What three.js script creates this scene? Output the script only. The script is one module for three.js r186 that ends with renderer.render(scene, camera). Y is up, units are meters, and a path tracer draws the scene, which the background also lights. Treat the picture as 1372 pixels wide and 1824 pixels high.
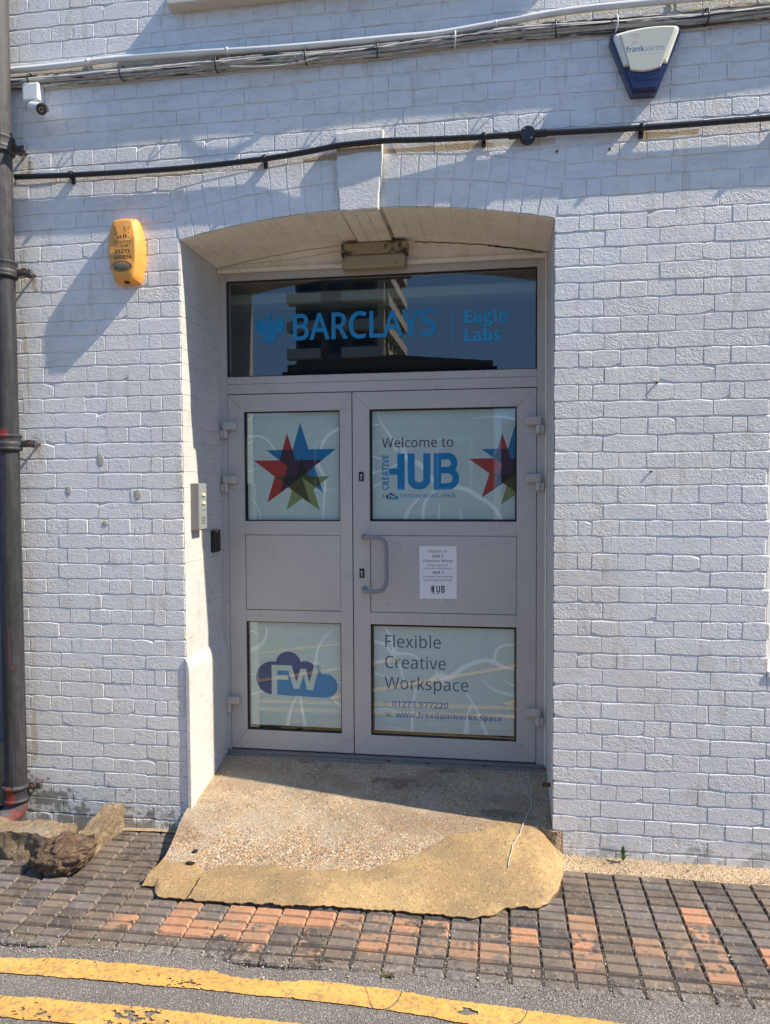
import * as THREE from 'three';
import { mergeGeometries, mergeVertices, toCreasedNormals } from 'three/addons/utils/BufferGeometryUtils.js';
import { RoundedBoxGeometry } from 'three/addons/geometries/RoundedBoxGeometry.js';
import { FontLoader } from 'three/addons/loaders/FontLoader.js';
import { TextGeometry } from 'three/addons/geometries/TextGeometry.js';

// ---------------------------------------------------------------- camera, sky, sun, exposure
// World: the facade is the plane z = 0, the street is +z, x runs along the wall (right jamb of the doorway at x = 0), y = 0 is the lowest full course.
const scene = new THREE.Scene();
const camera = new THREE.PerspectiveCamera(69.22, 770 / 1024, 0.05, 600);
camera.position.set(-0.2427, 1.5902, 3.4175);
camera.rotation.order = 'YXZ';
camera.rotation.set(-0.038635, 0.153226, -0.005323);

const SUN = new THREE.Vector3(1, 1.22, 0.1645).normalize();
const sun = new THREE.DirectionalLight(new THREE.Color().setRGB(1, 0.90, 0.74), 5.0);
sun.position.copy(SUN).multiplyScalar(30);
sun.target.position.set(-0.8, 1.2, 0);
sun.castShadow = true;
sun.shadow.mapSize.set(4096, 4096);
Object.assign(sun.shadow.camera, { left: -6, right: 6, top: 6, bottom: -6, near: 1, far: 70 });
scene.add(sun, sun.target);

function makeSky() {
  const w = 512, h = 256, d = new Float32Array(w * h * 4);
  for (let j = 0; j < h; j++) for (let i = 0; i < w; i++) {
    const el = ((j + 0.5) / h - 0.5) * Math.PI, az = ((i + 0.5) / w - 0.5) * 2 * Math.PI;
    const dir = new THREE.Vector3(Math.cos(el) * Math.cos(az), Math.sin(el), Math.cos(el) * Math.sin(az));
    const up = Math.max(0, dir.y), t = Math.pow(1 - up, 2.2), g = Math.max(0, dir.dot(SUN));
    const glow = 0.35 * Math.pow(g, 6) + 0.9 * Math.pow(g, 60), k = (j * w + i) * 4;
    d[k] = 0.145 + 0.05 * t + glow * 0.5; d[k + 1] = 0.262 + 0.115 * t + glow * 0.47; d[k + 2] = 0.51 + 0.165 * t + glow * 0.4; d[k + 3] = 1;
  }
  const tex = new THREE.DataTexture(d, w, h, THREE.RGBAFormat, THREE.FloatType);
  tex.mapping = THREE.EquirectangularReflectionMapping; tex.magFilter = THREE.LinearFilter; tex.needsUpdate = true;
  return tex;
}
scene.background = makeSky();
scene.environment = scene.background;
scene.backgroundIntensity = 1; scene.environmentIntensity = 1;

const renderer = new THREE.WebGLRenderer({ antialias: true });
renderer.toneMapping = THREE.LinearToneMapping;
renderer.toneMappingExposure = 1.56;
renderer.shadowMap.enabled = true;

// ---------------------------------------------------------------- helpers
let seed = 20240611;
const rnd = () => { seed = (seed + 0x6d2b79f5) | 0; let t = Math.imul(seed ^ (seed >>> 15), 1 | seed); t = (t + Math.imul(t ^ (t >>> 7), 61 | t)) ^ t; return ((t ^ (t >>> 14)) >>> 0) / 4294967296; };
const rr = (a, b) => a + (b - a) * rnd();
const clamp = (v, a = 0, b = 1) => Math.min(b, Math.max(a, v));
const sstep = (a, b, v) => { const t = clamp((v - a) / (b - a)); return t * t * (3 - 2 * t); };
const lerp = (a, b, t) => a + (b - a) * t;
const hash = (x, y, s) => { let h = Math.imul(x | 0, 374761393) + Math.imul(y | 0, 668265263) + Math.imul(s | 0, 1274126177); h = Math.imul(h ^ (h >>> 13), 1274126177); return ((h ^ (h >>> 16)) >>> 0) / 4294967296; };
function vnoise(x, y, s = 0, per = 0) {       // value noise 0..1, periodic when per > 0
  const xi = Math.floor(x), yi = Math.floor(y), fx = x - xi, fy = y - yi, u = fx * fx * (3 - 2 * fx), v = fy * fy * (3 - 2 * fy);
  const m = (n) => (per ? ((n % per) + per) % per : n);
  const a = hash(m(xi), m(yi), s), b = hash(m(xi + 1), m(yi), s), c = hash(m(xi), m(yi + 1), s), d = hash(m(xi + 1), m(yi + 1), s);
  return lerp(lerp(a, b, u), lerp(c, d, u), v);
}
function fbm(x, y, o = 4, s = 0, per = 0) { let v = 0, a = 0.5, n = 0; for (let i = 0; i < o; i++) { v += a * vnoise(x, y, s + i * 17, per); n += a; a *= 0.5; x *= 2; y *= 2; per *= 2; } return v / n; }
const fbm3 = (x, y, z, o, s) => (fbm(x + 5.3, y + 2.1, o, s) + fbm(y + 8.7, z + 3.3, o, s + 3) + fbm(z + 1.9, x + 7.7, o, s + 7)) / 3;
const sn = (x, y, s = 0) => vnoise(x, y, s) * 2 - 1;

function dataTex(w, h, f, srgb) {              // f(i / w, j / h, i, j) gives [r, g, b] in 0..1, or one number
  const d = new Uint8Array(w * h * 4);
  for (let j = 0; j < h; j++) for (let i = 0; i < w; i++) {
    const c = f(i / w, j / h, i, j), k = (j * w + i) * 4, a = typeof c === 'number';
    d[k] = 255 * clamp(a ? c : c[0]); d[k + 1] = 255 * clamp(a ? c : c[1]); d[k + 2] = 255 * clamp(a ? c : c[2]); d[k + 3] = 255;
  }
  const t = new THREE.DataTexture(d, w, h); t.wrapS = t.wrapT = THREE.RepeatWrapping; t.magFilter = THREE.LinearFilter;
  if (srgb) t.colorSpace = THREE.SRGBColorSpace;
  t.needsUpdate = true; return t;
}
const per = (t, sx, sy = sx) => { const c = t.clone(); c.repeat.set(1 / sx, 1 / sy); c.needsUpdate = true; return c; };
function canvasTex(w, h, draw) {
  const c = document.createElement('canvas'); c.width = w; c.height = h;
  draw(c.getContext('2d'), w, h);
  const t = new THREE.CanvasTexture(c); t.colorSpace = THREE.SRGBColorSpace; t.magFilter = THREE.LinearFilter; t.wrapS = t.wrapT = THREE.RepeatWrapping; return t;
}
const lin = (r, g, b) => new THREE.Color().setRGB(r, g, b);
const mat = (c, rough = 0.8, extra = {}) => new THREE.MeshStandardMaterial({ color: c instanceof THREE.Color ? c : lin(...c), roughness: rough, side: THREE.DoubleSide, ...extra });

const used = new Map();
function uniq(n) { const k = used.get(n) ?? 0; used.set(n, k + 1); return k ? n + '_' + String(k).padStart(3, '0') : n; }
function mesh(name, geo, m, parent) {
  const o = new THREE.Mesh(geo, m); o.name = parent ? name : uniq(name); o.castShadow = o.receiveShadow = true; (parent ?? scene).add(o); return o;
}
function thing(name, label, category, group) {
  const g = new THREE.Group(); g.name = uniq(name); g.userData = { label, category }; if (group) g.userData.group = group; scene.add(g); return g;
}
function tag(o, label, category, group) { o.userData.label = label; o.userData.category = category; if (group) o.userData.group = group; return o; }
const struct = (o) => { o.userData.kind = 'structure'; return o; };
const box = (w, h, d, x = 0, y = 0, z = 0) => new THREE.BoxGeometry(w, h, d).translate(x, y, z);
const rbox = (w, h, d, r, x = 0, y = 0, z = 0, s = 2) => new RoundedBoxGeometry(w, h, d, s, r).translate(x, y, z);
const bb = (x0, x1, y0, y1, z0, z1) => box(x1 - x0, y1 - y0, z1 - z0, (x0 + x1) / 2, (y0 + y1) / 2, (z0 + z1) / 2);
const rb = (x0, x1, y0, y1, z0, z1, r = 0.003) => rbox(x1 - x0, y1 - y0, z1 - z0, r, (x0 + x1) / 2, (y0 + y1) / 2, (z0 + z1) / 2);
const tube = (pts, r, seg = 40, rs = 8, closed = false) => new THREE.TubeGeometry(new THREE.CatmullRomCurve3(pts.map((p) => new THREE.Vector3(...p)), closed), seg, r, rs, closed);
const cyl = (r0, r1, h, s = 20) => new THREE.CylinderGeometry(r0, r1, h, s);
const merge = (list) => mergeGeometries(list.map((g) => (g.index ? g.toNonIndexed() : g)));
function metreUV(g, f) { const p = g.attributes.position, uv = new Float32Array(p.count * 2); for (let i = 0; i < p.count; i++) { const q = f(p.getX(i), p.getY(i), p.getZ(i)); uv[2 * i] = q[0]; uv[2 * i + 1] = q[1]; } g.setAttribute('uv', new THREE.BufferAttribute(uv, 2)); return g; }
function triUV(g) {                            // box mapping in metres by face normal
  if (g.index) g = g.toNonIndexed();
  g.computeVertexNormals(); const n = g.attributes.normal, p = g.attributes.position, uv = new Float32Array(p.count * 2);
  for (let i = 0; i < p.count; i++) { const ax = Math.abs(n.getX(i)), ay = Math.abs(n.getY(i)), az = Math.abs(n.getZ(i)); const q = ay > ax && ay > az ? [p.getX(i), p.getZ(i)] : ax > az ? [p.getZ(i), p.getY(i)] : [p.getX(i), p.getY(i)]; uv[2 * i] = q[0]; uv[2 * i + 1] = q[1]; }
  g.setAttribute('uv', new THREE.BufferAttribute(uv, 2)); return g;
}
// a laid piece: outline [u, v] counter-clockwise, raised by h over its joint at -depth, mapped into the world by f(u, v, w)
function piece(outline, { h = 0, depth = 0.005, bevel = 0.005, tu = 0, tv = 0, back = null, dome = 0, inset = null, crease = 0.35 }, f) {
  const n = outline.length, cu = outline.reduce((a, p) => a + p[0], 0) / n, cv = outline.reduce((a, p) => a + p[1], 0) / n;
  const inner = inset ?? outline.map((p, i) => {
    const a = outline[(i + n - 1) % n], b = outline[(i + 1) % n];
    let nx = -(b[1] - a[1]), ny = b[0] - a[0]; const l = Math.hypot(nx, ny) || 1; nx /= l; ny /= l;
    return [p[0] + nx * bevel, p[1] + ny * bevel];
  });
  const pos = [], uv = [], idx = [];
  const push = (u, v, w) => { pos.push(...f(u, v, w)); uv.push(u, v); };
  outline.forEach(([u, v]) => push(u, v, -depth));
  inner.forEach(([u, v]) => push(u, v, h + (u - cu) * tu + (v - cv) * tv));
  push(cu, cv, h + dome);
  for (let i = 0; i < n; i++) { const j = (i + 1) % n; idx.push(i, j, n + j, i, n + j, n + i, n + i, n + j, 2 * n); }
  if (back !== null) { outline.forEach(([u, v]) => push(u, v, back)); for (let i = 0; i < n; i++) { const j = (i + 1) % n; idx.push(2 * n + 1 + i, 2 * n + 1 + j, j, 2 * n + 1 + i, j, i); } }
  const g = new THREE.BufferGeometry();
  g.setAttribute('position', new THREE.Float32BufferAttribute(pos, 3)); g.setAttribute('uv', new THREE.Float32BufferAttribute(uv, 2)); g.setIndex(idx);
  g.computeVertexNormals(); return toCreasedNormals(g, crease);
}
// ---------------------------------------------------------------- materials
// thick brushed masonry paint: lumps, brush drag and grit (height only)
const paintBump = dataTex(1024, 1024, (u, v) => {
  const wx = fbm(u * 20, v * 20, 2, 91, 20) * 0.6, wy = fbm(u * 20, v * 20, 2, 95, 20) * 0.6;
  const lump = fbm(u * 34 + wx, v * 44 + wy, 3, 3, 0 || 0), grit = fbm(u * 110, v * 120, 3, 11, 0), ridge = 1 - Math.abs(2 * fbm(u * 70 + wx * 3, v * 76 + wy * 3, 3, 31) - 1);
  const m = 0.35 + 1.1 * sstep(0.35, 0.7, fbm(u * 9, v * 13, 3, 37, 9));
  return clamp(0.5 + 0.35 * (lump - 0.5) + m * (0.5 * (grit - 0.5) + 0.26 * (ridge * ridge - 0.5)));
});
const smoothBump = dataTex(512, 512, (u, v) => 0.7 * fbm(u * 12, v * 12, 3, 5, 12) + 0.3 * fbm(u * 64, v * 64, 2, 9, 64));
const gritBump = dataTex(1024, 1024, (u, v) => { const a = fbm(u * 128, v * 128, 2, 21, 128), b = fbm(u * 40, v * 40, 2, 22, 40); return 0.7 * a + 0.3 * b; });

// facade paint with what has stained or flaked it: u = (x + 3) / 5, v = (y + 0.4) / 5
const WX = -3, WW = 5, WY = -0.4, WH = 5;
const wallMap = canvasTex(2048, 2048, (c, W, H) => {
  const im = c.createImageData(W, H), d = im.data;
  for (let j = 0; j < H; j++) for (let i = 0; i < W; i++) {
    const x = WX + (i / W) * WW, y = WY + (1 - j / H) * WH, k = (j * W + i) * 4;
    let t = 0.955 + 0.09 * (fbm(x * 2.1, y * 2.6, 4, 41) - 0.5) + 0.03 * (fbm(x * 30, y * 40, 2, 47) - 0.5);
    let r = 236 * t, g = 235 * t, b = 232 * t;
    const mixto = (R, G, B, a) => { r += (R - r) * a; g += (G - g) * a; b += (B - b) * a; };
    const e = fbm(x * 9, y * 9, 4, 53), f = fbm(x * 40, y * 40, 3, 59);
    // bare, unpainted masonry left along the pipe and behind the cable runs
    const near = (a, q) => clamp(1 - Math.abs(a) / q);
    const cond = x < -1.6 ? 3.093 : x < -0.9 ? lerp(3.093, 3.132, (x + 1.6) / 0.7) : lerp(3.134, 3.116, clamp((x + 0.9) / 1.3));
    const bare = Math.max(near(y - (cond - 0.022), 0.034) * ((x > -1.15 && x < 0.0) || (x > 0.35 && x < 0.6) ? 1.0 : 0.3), near(y - 3.60, 0.035) * 0.9, near(x + 2.585, 0.03) * sstep(0.5, 0.62, fbm(y * 7, x * 30, 3, 79)));
    const bm = sstep(0.62, 0.70, bare * 0.62 + e * 0.45 + f * 0.12);
    if (bm > 0) x < -2.5 ? mixto(196, 180, 152, bm * 0.6) : mixto(176 + 30 * (f - 0.5), 152 + 26 * (f - 0.5), 118, bm * 0.85);
    // rust runs under the pipe brackets and two small ones on the pier
    for (const [rx, ry, len, wd] of [[-2.525, 2.62, 0.07, 0.03], [-2.52, 1.79, 0.09, 0.03], [-2.54, 3.19, 0.06, 0.03], [-2.02, 1.385, 0.07, 0.007], [-1.995, 1.385, 0.075, 0.006]]) {
      const dy = ry - y; if (dy > 0 && dy < len) { const s = near(x - rx - 0.006 * Math.sin(y * 60), wd) * (0.4 + 0.9 * f); mixto(150, 104, 70, sstep(0.2, 0.9, s) * 0.55); }
    }
    // splash dirt and algae at the foot: speckled, with an outline of its own
    const low = y + 0.13 - 0.02 * sn(x * 3, 0, 61), lim = x < -1.7 ? 0.10 + 0.16 * clamp((-2.1 - x) / 0.5) : 0.085;
    if (low < lim) { const s = sstep(0.46, 0.62, e * 0.6 + f * 0.55 - 0.14 * (low / lim)); mixto(104, 104, 94, s * 0.6); }
    const sp = fbm(x * 55, y * 55, 2, 97); if (y < 0.25 && sp > 0.70 + 0.5 * (y + 0.12)) mixto(150, 142, 128, 0.55);
    // grey drips and touch-up patches in a slightly different white
    const p = fbm(x * 1.3 + 7, y * 1.1, 3, 67); if (p > 0.58) mixto(226, 229, 234, sstep(0.58, 0.62, p) * 0.5);
    const q = fbm(x * 22, y * 5, 3, 71); if (q > 0.70) mixto(196, 192, 180, sstep(0.70, 0.78, q) * 0.35);
    const fl = fbm(x * 70, y * 70, 2, 73); if (fl > 0.90) mixto(170, 150, 126, 0.5);
    d[k] = r; d[k + 1] = g; d[k + 2] = b; d[k + 3] = 255;
  }
  c.putImageData(im, 0, 0);
});
wallMap.repeat.set(1 / WW, 1 / WH); wallMap.offset.set(-WX / WW, -WY / WH);
const M = {};
M.wall = mat([0.985, 0.97, 0.94], 0.62, { map: wallMap, bumpMap: per(paintBump, 0.37), bumpScale: 0.0037 });
M.wallSoft = mat([0.985, 0.97, 0.94], 0.6, { map: wallMap, bumpMap: per(paintBump, 0.41, 0.35), bumpScale: 0.0027 });
M.wallCoarse = mat([0.97, 0.955, 0.925], 0.65, { map: wallMap, bumpMap: per(paintBump, 0.52, 0.47), bumpScale: 0.0050 });
M.wallPlain = mat([0.72, 0.72, 0.71], 0.7, { bumpMap: per(paintBump, 0.62), bumpScale: 0.0045 });
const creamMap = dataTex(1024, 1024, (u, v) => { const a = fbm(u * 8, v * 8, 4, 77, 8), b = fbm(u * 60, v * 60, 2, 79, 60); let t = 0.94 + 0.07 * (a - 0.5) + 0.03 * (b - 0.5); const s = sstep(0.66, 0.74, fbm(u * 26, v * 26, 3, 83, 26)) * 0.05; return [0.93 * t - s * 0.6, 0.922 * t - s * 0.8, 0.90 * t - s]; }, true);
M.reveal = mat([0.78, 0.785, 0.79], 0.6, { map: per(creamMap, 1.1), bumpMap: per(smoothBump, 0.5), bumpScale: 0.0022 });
const soffitMap = dataTex(1024, 1024, (u, v) => { const a = fbm(u * 8, v * 8, 4, 87, 8), b = fbm(u * 70, v * 70, 2, 89, 70); let t = 0.97 + 0.07 * (a - 0.5) + 0.03 * (b - 0.5); const s = sstep(0.6, 0.72, fbm(u * 22, v * 22, 3, 93, 22)) * 0.05; return [0.945 * t - s * 0.5, 0.925 * t - s * 0.7, 0.885 * t - s]; }, true);
M.soffit = mat([1, 0.985, 0.95], 0.7, { map: per(soffitMap, 1.0), bumpMap: per(smoothBump, 0.4), bumpScale: 0.0025 });
const metalMap = dataTex(1024, 1024, (u, v) => { const a = fbm(u * 5, v * 5, 4, 121, 5), b = fbm(u * 90, v * 20, 3, 123, 0), c = fbm(u * 22, v * 22, 3, 127, 22); let t = 0.97 + 0.05 * (a - 0.5) + 0.03 * (b - 0.5); if (c > 0.74) t -= 0.045 * sstep(0.74, 0.80, c); return [t, t * 0.995, t * 0.985]; }, true);
M.metal = mat([0.53, 0.51, 0.485], 0.42, { map: per(metalMap, 0.9),  bumpMap: per(gritBump, 0.15), bumpScale: 0.00008 });
M.metalDark = mat([0.13, 0.13, 0.14], 0.5);
M.black = mat([0.012, 0.012, 0.014], 0.45);
M.rubber = mat([0.012, 0.012, 0.013], 0.6);
M.alu = mat([0.55, 0.55, 0.55], 0.38, { metalness: 0.85 });
M.glass = new THREE.MeshPhysicalMaterial({ color: lin(0.95, 0.98, 0.97), roughness: 0.0, transmission: 1, thickness: 0, ior: 1.58, side: THREE.DoubleSide });
M.glassDouble = new THREE.MeshPhysicalMaterial({ color: lin(0.9, 0.95, 0.95), roughness: 0.0, transmission: 1, thickness: 0, ior: 1.68, side: THREE.DoubleSide });
const pipeMap = canvasTex(1024, 2048, (c, W, H) => {       // cast iron: greyed black paint, red lead showing where it has flaked; u round the pipe, v up 4 m
  const im = c.createImageData(W, H), d = im.data;
  for (let j = 0; j < H; j++) for (let i = 0; i < W; i++) {
    const u = i / W, y = -0.2 + (1 - j / H) * 4.2, k = (j * W + i) * 4;
    const streak = fbm(u * 40, y * 3, 3, 101), n = fbm(u * 18, y * 22, 4, 103), f = fbm(u * 60, y * 80, 2, 107);
    let t = 0.75 + 0.5 * (streak - 0.5) + 0.35 * (n - 0.5) + 0.2 * (f - 0.5), r = 92 * t, g = 91 * t, b = 96 * t;
    const top = sstep(2.6, 3.6, y + 0.6 * (n - 0.5)) * 0.5; r += (150 - r) * top; g += (143 - g) * top; b += (140 - b) * top;
    const redAt = (cy, hh, cu, wu) => clamp(1 - Math.hypot((y - cy) / hh, (u - cu) / wu));
    const red = Math.max(redAt(1.845, 0.035, 0.22, 0.13), redAt(0.03, 0.13, 0.24, 0.11) * 1.1, redAt(0.80, 0.16, 0.20, 0.012), redAt(0.69, 0.03, 0.17, 0.02), y < -0.02 ? 0.55 : 0);
    const s = sstep(0.42, 0.5, red + 0.5 * (n - 0.5));
    r += (158 - r) * s; g += (66 - g) * s; b += (56 - b) * s;
    d[k] = r; d[k + 1] = g; d[k + 2] = b; d[k + 3] = 255;
  }
  c.putImageData(im, 0, 0);
});
M.pipe = mat([0.5, 0.5, 0.52], 0.55, { map: pipeMap, bumpMap: per(gritBump, 0.12), bumpScale: 0.0006 });
M.iron = mat([0.055, 0.055, 0.06], 0.5, { bumpMap: per(gritBump, 0.1), bumpScale: 0.0006 });
M.rust = mat([0.10, 0.045, 0.028], 0.85, { bumpMap: per(gritBump, 0.1), bumpScale: 0.001 });
M.redlead = mat([0.26, 0.075, 0.055], 0.75, { bumpMap: per(gritBump, 0.1), bumpScale: 0.0008 });
// ---------------------------------------------------------------- the brick building
const C = 0.075, XL = -1.762, XR = 0.0, D = 0.5;
const AX = (XL + XR) / 2, AR = 4.146, AY = 2.857 - AR, R1 = AR + 0.125, R2 = AR + 0.236, TH = Math.asin((XR - XL) / 2 / AR);
const arcY = (x, r) => AY + Math.sqrt(Math.max(0, r * r - (x - AX) * (x - AX)));
const endX = (y, s) => AX + s * Math.tan(TH) * (y - AY);      // the skewbacks
const WINX = 0.907, WINY0 = 0.735, WINY1 = 2.1, WINX1 = 1.95;
const building = thing('brick_building', 'white painted brick building with an arched doorway and shop entrance', 'building');
{
  const s = new THREE.Shape(); s.moveTo(-2.73, -0.5); s.lineTo(9, -0.5); s.lineTo(9, 9); s.lineTo(-2.73, 9); s.closePath();
  const o = new THREE.Path(), e = 0.006; o.moveTo(XL - e, -0.35); o.lineTo(XR + e, -0.35);
  for (let i = 0; i <= 24; i++) { const a = TH - (2 * TH * i) / 24; o.lineTo(AX + (AR + e) * Math.sin(a) * (1 + (i === 0 || i === 24 ? 0.002 : 0)), AY + (AR + e) * Math.cos(a)); }
  o.closePath(); s.holes.push(o);
  const w = new THREE.Path(); w.moveTo(WINX, WINY0); w.lineTo(WINX1, WINY0); w.lineTo(WINX1, WINY1); w.lineTo(WINX, WINY1); w.closePath(); s.holes.push(w);
  const g = new THREE.ExtrudeGeometry(s, { depth: D - 0.0039, bevelEnabled: false, curveSegments: 4 }).translate(0, 0, -D);
  mesh('wall', triUV(g), M.wall, building);
}
const facade = (u, v, w) => [u, v, w];
const lineY = (k, x) => k * C + 0.0045 * sn(x * 1.7 + k * 3.1, k * 1.3, 7) + 0.0013 * sn(x * 7, k * 2.7, 9);
const ext = (x) => (x > endX(2.99, -1) && x < endX(2.99, 1) ? arcY(x, R2) + 0.004 : -9);
const KEY = [-0.988, -0.764, 2.843, 3.196];
const big = [], small = [];
function layBrick(x0, x1, k, into) {
  const inDoor = x1 > XL + 0.01 && x0 < XR - 0.01;
  if (x0 > WINX - 0.01 && x0 < WINX1 - 0.02 && (k + 1) * C > WINY0 + 0.02 && k * C < WINY1 - 0.02) return;
  const gap = rr(0.0001, 0.0009), gy = rr(0.0001, 0.0008), n = x1 - x0 > 0.15 ? 4 : x1 - x0 > 0.085 ? 3 : 2;
  const lo = [], hi = [];
  for (let i = 0; i <= n; i++) {
    const x = lerp(x0 + gap, x1 - gap, i / n), j = i && i < n ? 0.0022 : 0.0008;
    let a = lineY(k, x) + gy + rr(-j, j), b = lineY(k + 1, x) - gy + rr(-j, j);
    if ((k + 0.5) * C >= 2.99) a = Math.max(a, ext(x));
    if (x > KEY[0] - 0.01 && x < KEY[1] + 0.01) a = Math.max(a, KEY[3] + 0.002);
    lo.push([x + (i === 0 || i === n ? rr(-0.002, 0.002) : 0), a]); hi.push([x + (i === 0 || i === n ? rr(-0.002, 0.002) : 0), b]);
  }
  const hgt = Math.max(...hi.map((p, i) => p[1] - lo[i][1])); if (hgt < 0.014 || hi.reduce((s, p, i) => s + p[1] - lo[i][1], 0) / (n + 1) < 0.012) return;
  for (let i = 0; i <= n; i++) if (hi[i][1] - lo[i][1] < 0.006) hi[i][1] = lo[i][1] + 0.006;
  if (Math.min(...hi.map((p, i) => p[1] - lo[i][1])) > 0.04) for (const q of [lo, hi]) { const sg = q === lo ? 1 : -1; q[0][1] += sg * rr(0.001, 0.005); q[n][1] += sg * rr(0.001, 0.005); if (rnd() < 0.06) q[rnd() < 0.5 ? 0 : n][1] += sg * 0.012; }
  const minH = Math.min(...hi.map((p, i) => p[1] - lo[i][1]));
  const h = rr(-0.0007, 0.0006) + (rnd() < 0.05 ? rr(-0.001, 0.0012) : 0);
  // weather-struck joints under thick paint: sharp lower arris, sloping ledge along the top and the right end
  const kT = Math.min(rr(0.004, 0.0095), minH * 0.3), kB = rr(0.0006, 0.0016), kR = rr(0.002, 0.0055), kL = rr(0.0006, 0.002), w1 = () => rr(-0.0007, 0.0007);
  const inset = [...lo.map(([x, y], i) => [x + (i === 0 ? kL : i === n ? -kR : 0), y + kB]), ...hi.slice().reverse().map(([x, y], i) => [x + (i === 0 ? -kR : i === n ? kL : 0), y - kT + w1()])];
  const g = piece([...lo, ...hi.reverse()], { h, depth: rr(0.003, 0.0041), inset, crease: 0.12, tu: rr(-0.004, 0.004), tv: rr(-0.006, 0.006) }, facade);
  into.push({ g, area: (x1 - x0) * hgt, m: (() => { const q = rnd(); return q < 0.25 ? M.wallSoft : q < 0.37 ? M.wallCoarse : M.wall; })(), x: (x0 + x1) / 2, y: (k + 0.5) * C });
}
const bricks = [];
for (let k = -2; k <= 55; k++) {
  const stretch = ((k % 2) + 2) % 2 === 1, lay = (a, b) => layBrick(a, b, k, bricks), ym = (k + 0.5) * C;
  const runR = (x, end) => {
    if (stretch) { let q = x + 0.214 + rr(-0.004, 0.004); lay(x, q); while (q < end) { const n = q + rr(0.227, 0.234); lay(q, n); q = n; } }
    else { let q = x; for (const wd of [0.105, 0.062]) { lay(q, q + wd); q += wd; } let i = 0; while (q < end) { const wd = i++ === 5 && ym > WINY0 ? 0.061 : rr(0.111, 0.119); lay(q, q + wd); q += wd; } }
  };
  const runL = (x, end) => {
    const done = (a, b) => lay(a, Math.max(b, a + 0.02));
    if (stretch) { let q = x - 0.213 + rr(-0.004, 0.004); done(q, x); while (q > end) { const n = Math.max(end, q - rr(0.225, 0.232)); if (q - n > 0.03) done(n, q); q = n; } }
    else { let q = x; for (const wd of [0.102, 0.062]) { done(q - wd, q); q -= wd; } while (q > end) { const n = Math.max(end, q - rr(0.108, 0.117)); if (q - n > 0.03) done(n, q); q = n; } }
  };
  if ((k + 1) * C <= 2.80) { runR(XR, 2.6); runL(XL, -2.728); }
  else if (ym < 2.99) { runR(endX(ym, 1) + 0.003, 2.6); runL(endX(ym, -1) - 0.003, -2.728); }
  else { let q = -2.728; const off = stretch ? rr(0.1, 0.2) : rr(0.05, 0.1); lay(q, q + off); q += off; while (q < 2.6) { const wd = stretch ? rr(0.226, 0.235) : rr(0.108, 0.117); lay(q, q + wd); q += wd; } }
}
{
  // the largest bricks in view are parts of their own, the rest of the courses are one part
  const inView = (b) => b.x > -2.6 && b.x < 0.95 && b.y < 3.9 && b.y > -0.15;
  const sorted = bricks.filter(inView).sort((a, b) => b.area - a.area), own = new Set(sorted.slice(0, 300));
  for (const b of own) mesh('brick', b.g, b.m, building);
  mesh('small_bricks', mergeGeometries(bricks.filter((b) => !own.has(b)).map((b) => b.g)), M.wall, building).userData.kind = 'stuff';
}
// the two rings of the arch: voussoirs laid radially; the lower ring runs through the wall and forms the soffit
function ring(r0, r1, n, name, back) {
  const polar = (u, v, w) => [AX + v * Math.sin(u), AY + v * Math.cos(u), w];
  for (const side of [-1, 1]) {
    const a0 = side * TH, a1 = side * Math.asin((side < 0 ? AX - (KEY[0] + 0.012) : KEY[1] - 0.012 - AX) / AR);
    for (let i = 0; i < n; i++) {
      let p = lerp(a0, a1, i / n), q = lerp(a0, a1, (i + 1) / n); if (p > q) [p, q] = [q, p];
      const ga = rr(0.0014, 0.003) / AR, gr = rr(0.001, 0.003), m = (p + q) / 2;
      const j = () => rr(-0.0015, 0.0015);
      const ol = [[q - ga, r0 + (back ? 0 : gr)], [m, r0 + (back ? 0 : gr) + j() * (back ? 0 : 1)], [p + ga, r0 + (back ? 0 : gr)], [p + ga, r1 - gr + j()], [m, r1 - gr + j()], [q - ga, r1 - gr + j()]];
      // mapped u is an angle, so bevel the outline in metres: scale the angle to arc length first
      const g = piece(ol.map(([u, v]) => [-u * AR, v]), { h: rr(-0.0006, 0.0006), depth: 0.0041, bevel: rr(0.0015, 0.0035), tu: rr(-0.006, 0.006), tv: rr(-0.006, 0.006), back }, (u, v, w) => polar(-u / AR, v, w));
      metreUV(g, (x, y, z) => [x, y - (back ? z : 0)]);
      mesh(name, g, back ? M.wall : M.wall, building);
    }
  }
}
ring(AR + 0.126, R2, 10, 'voussoir', null);
ring(AR, R1, 10, 'arch_brick', null);
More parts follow.
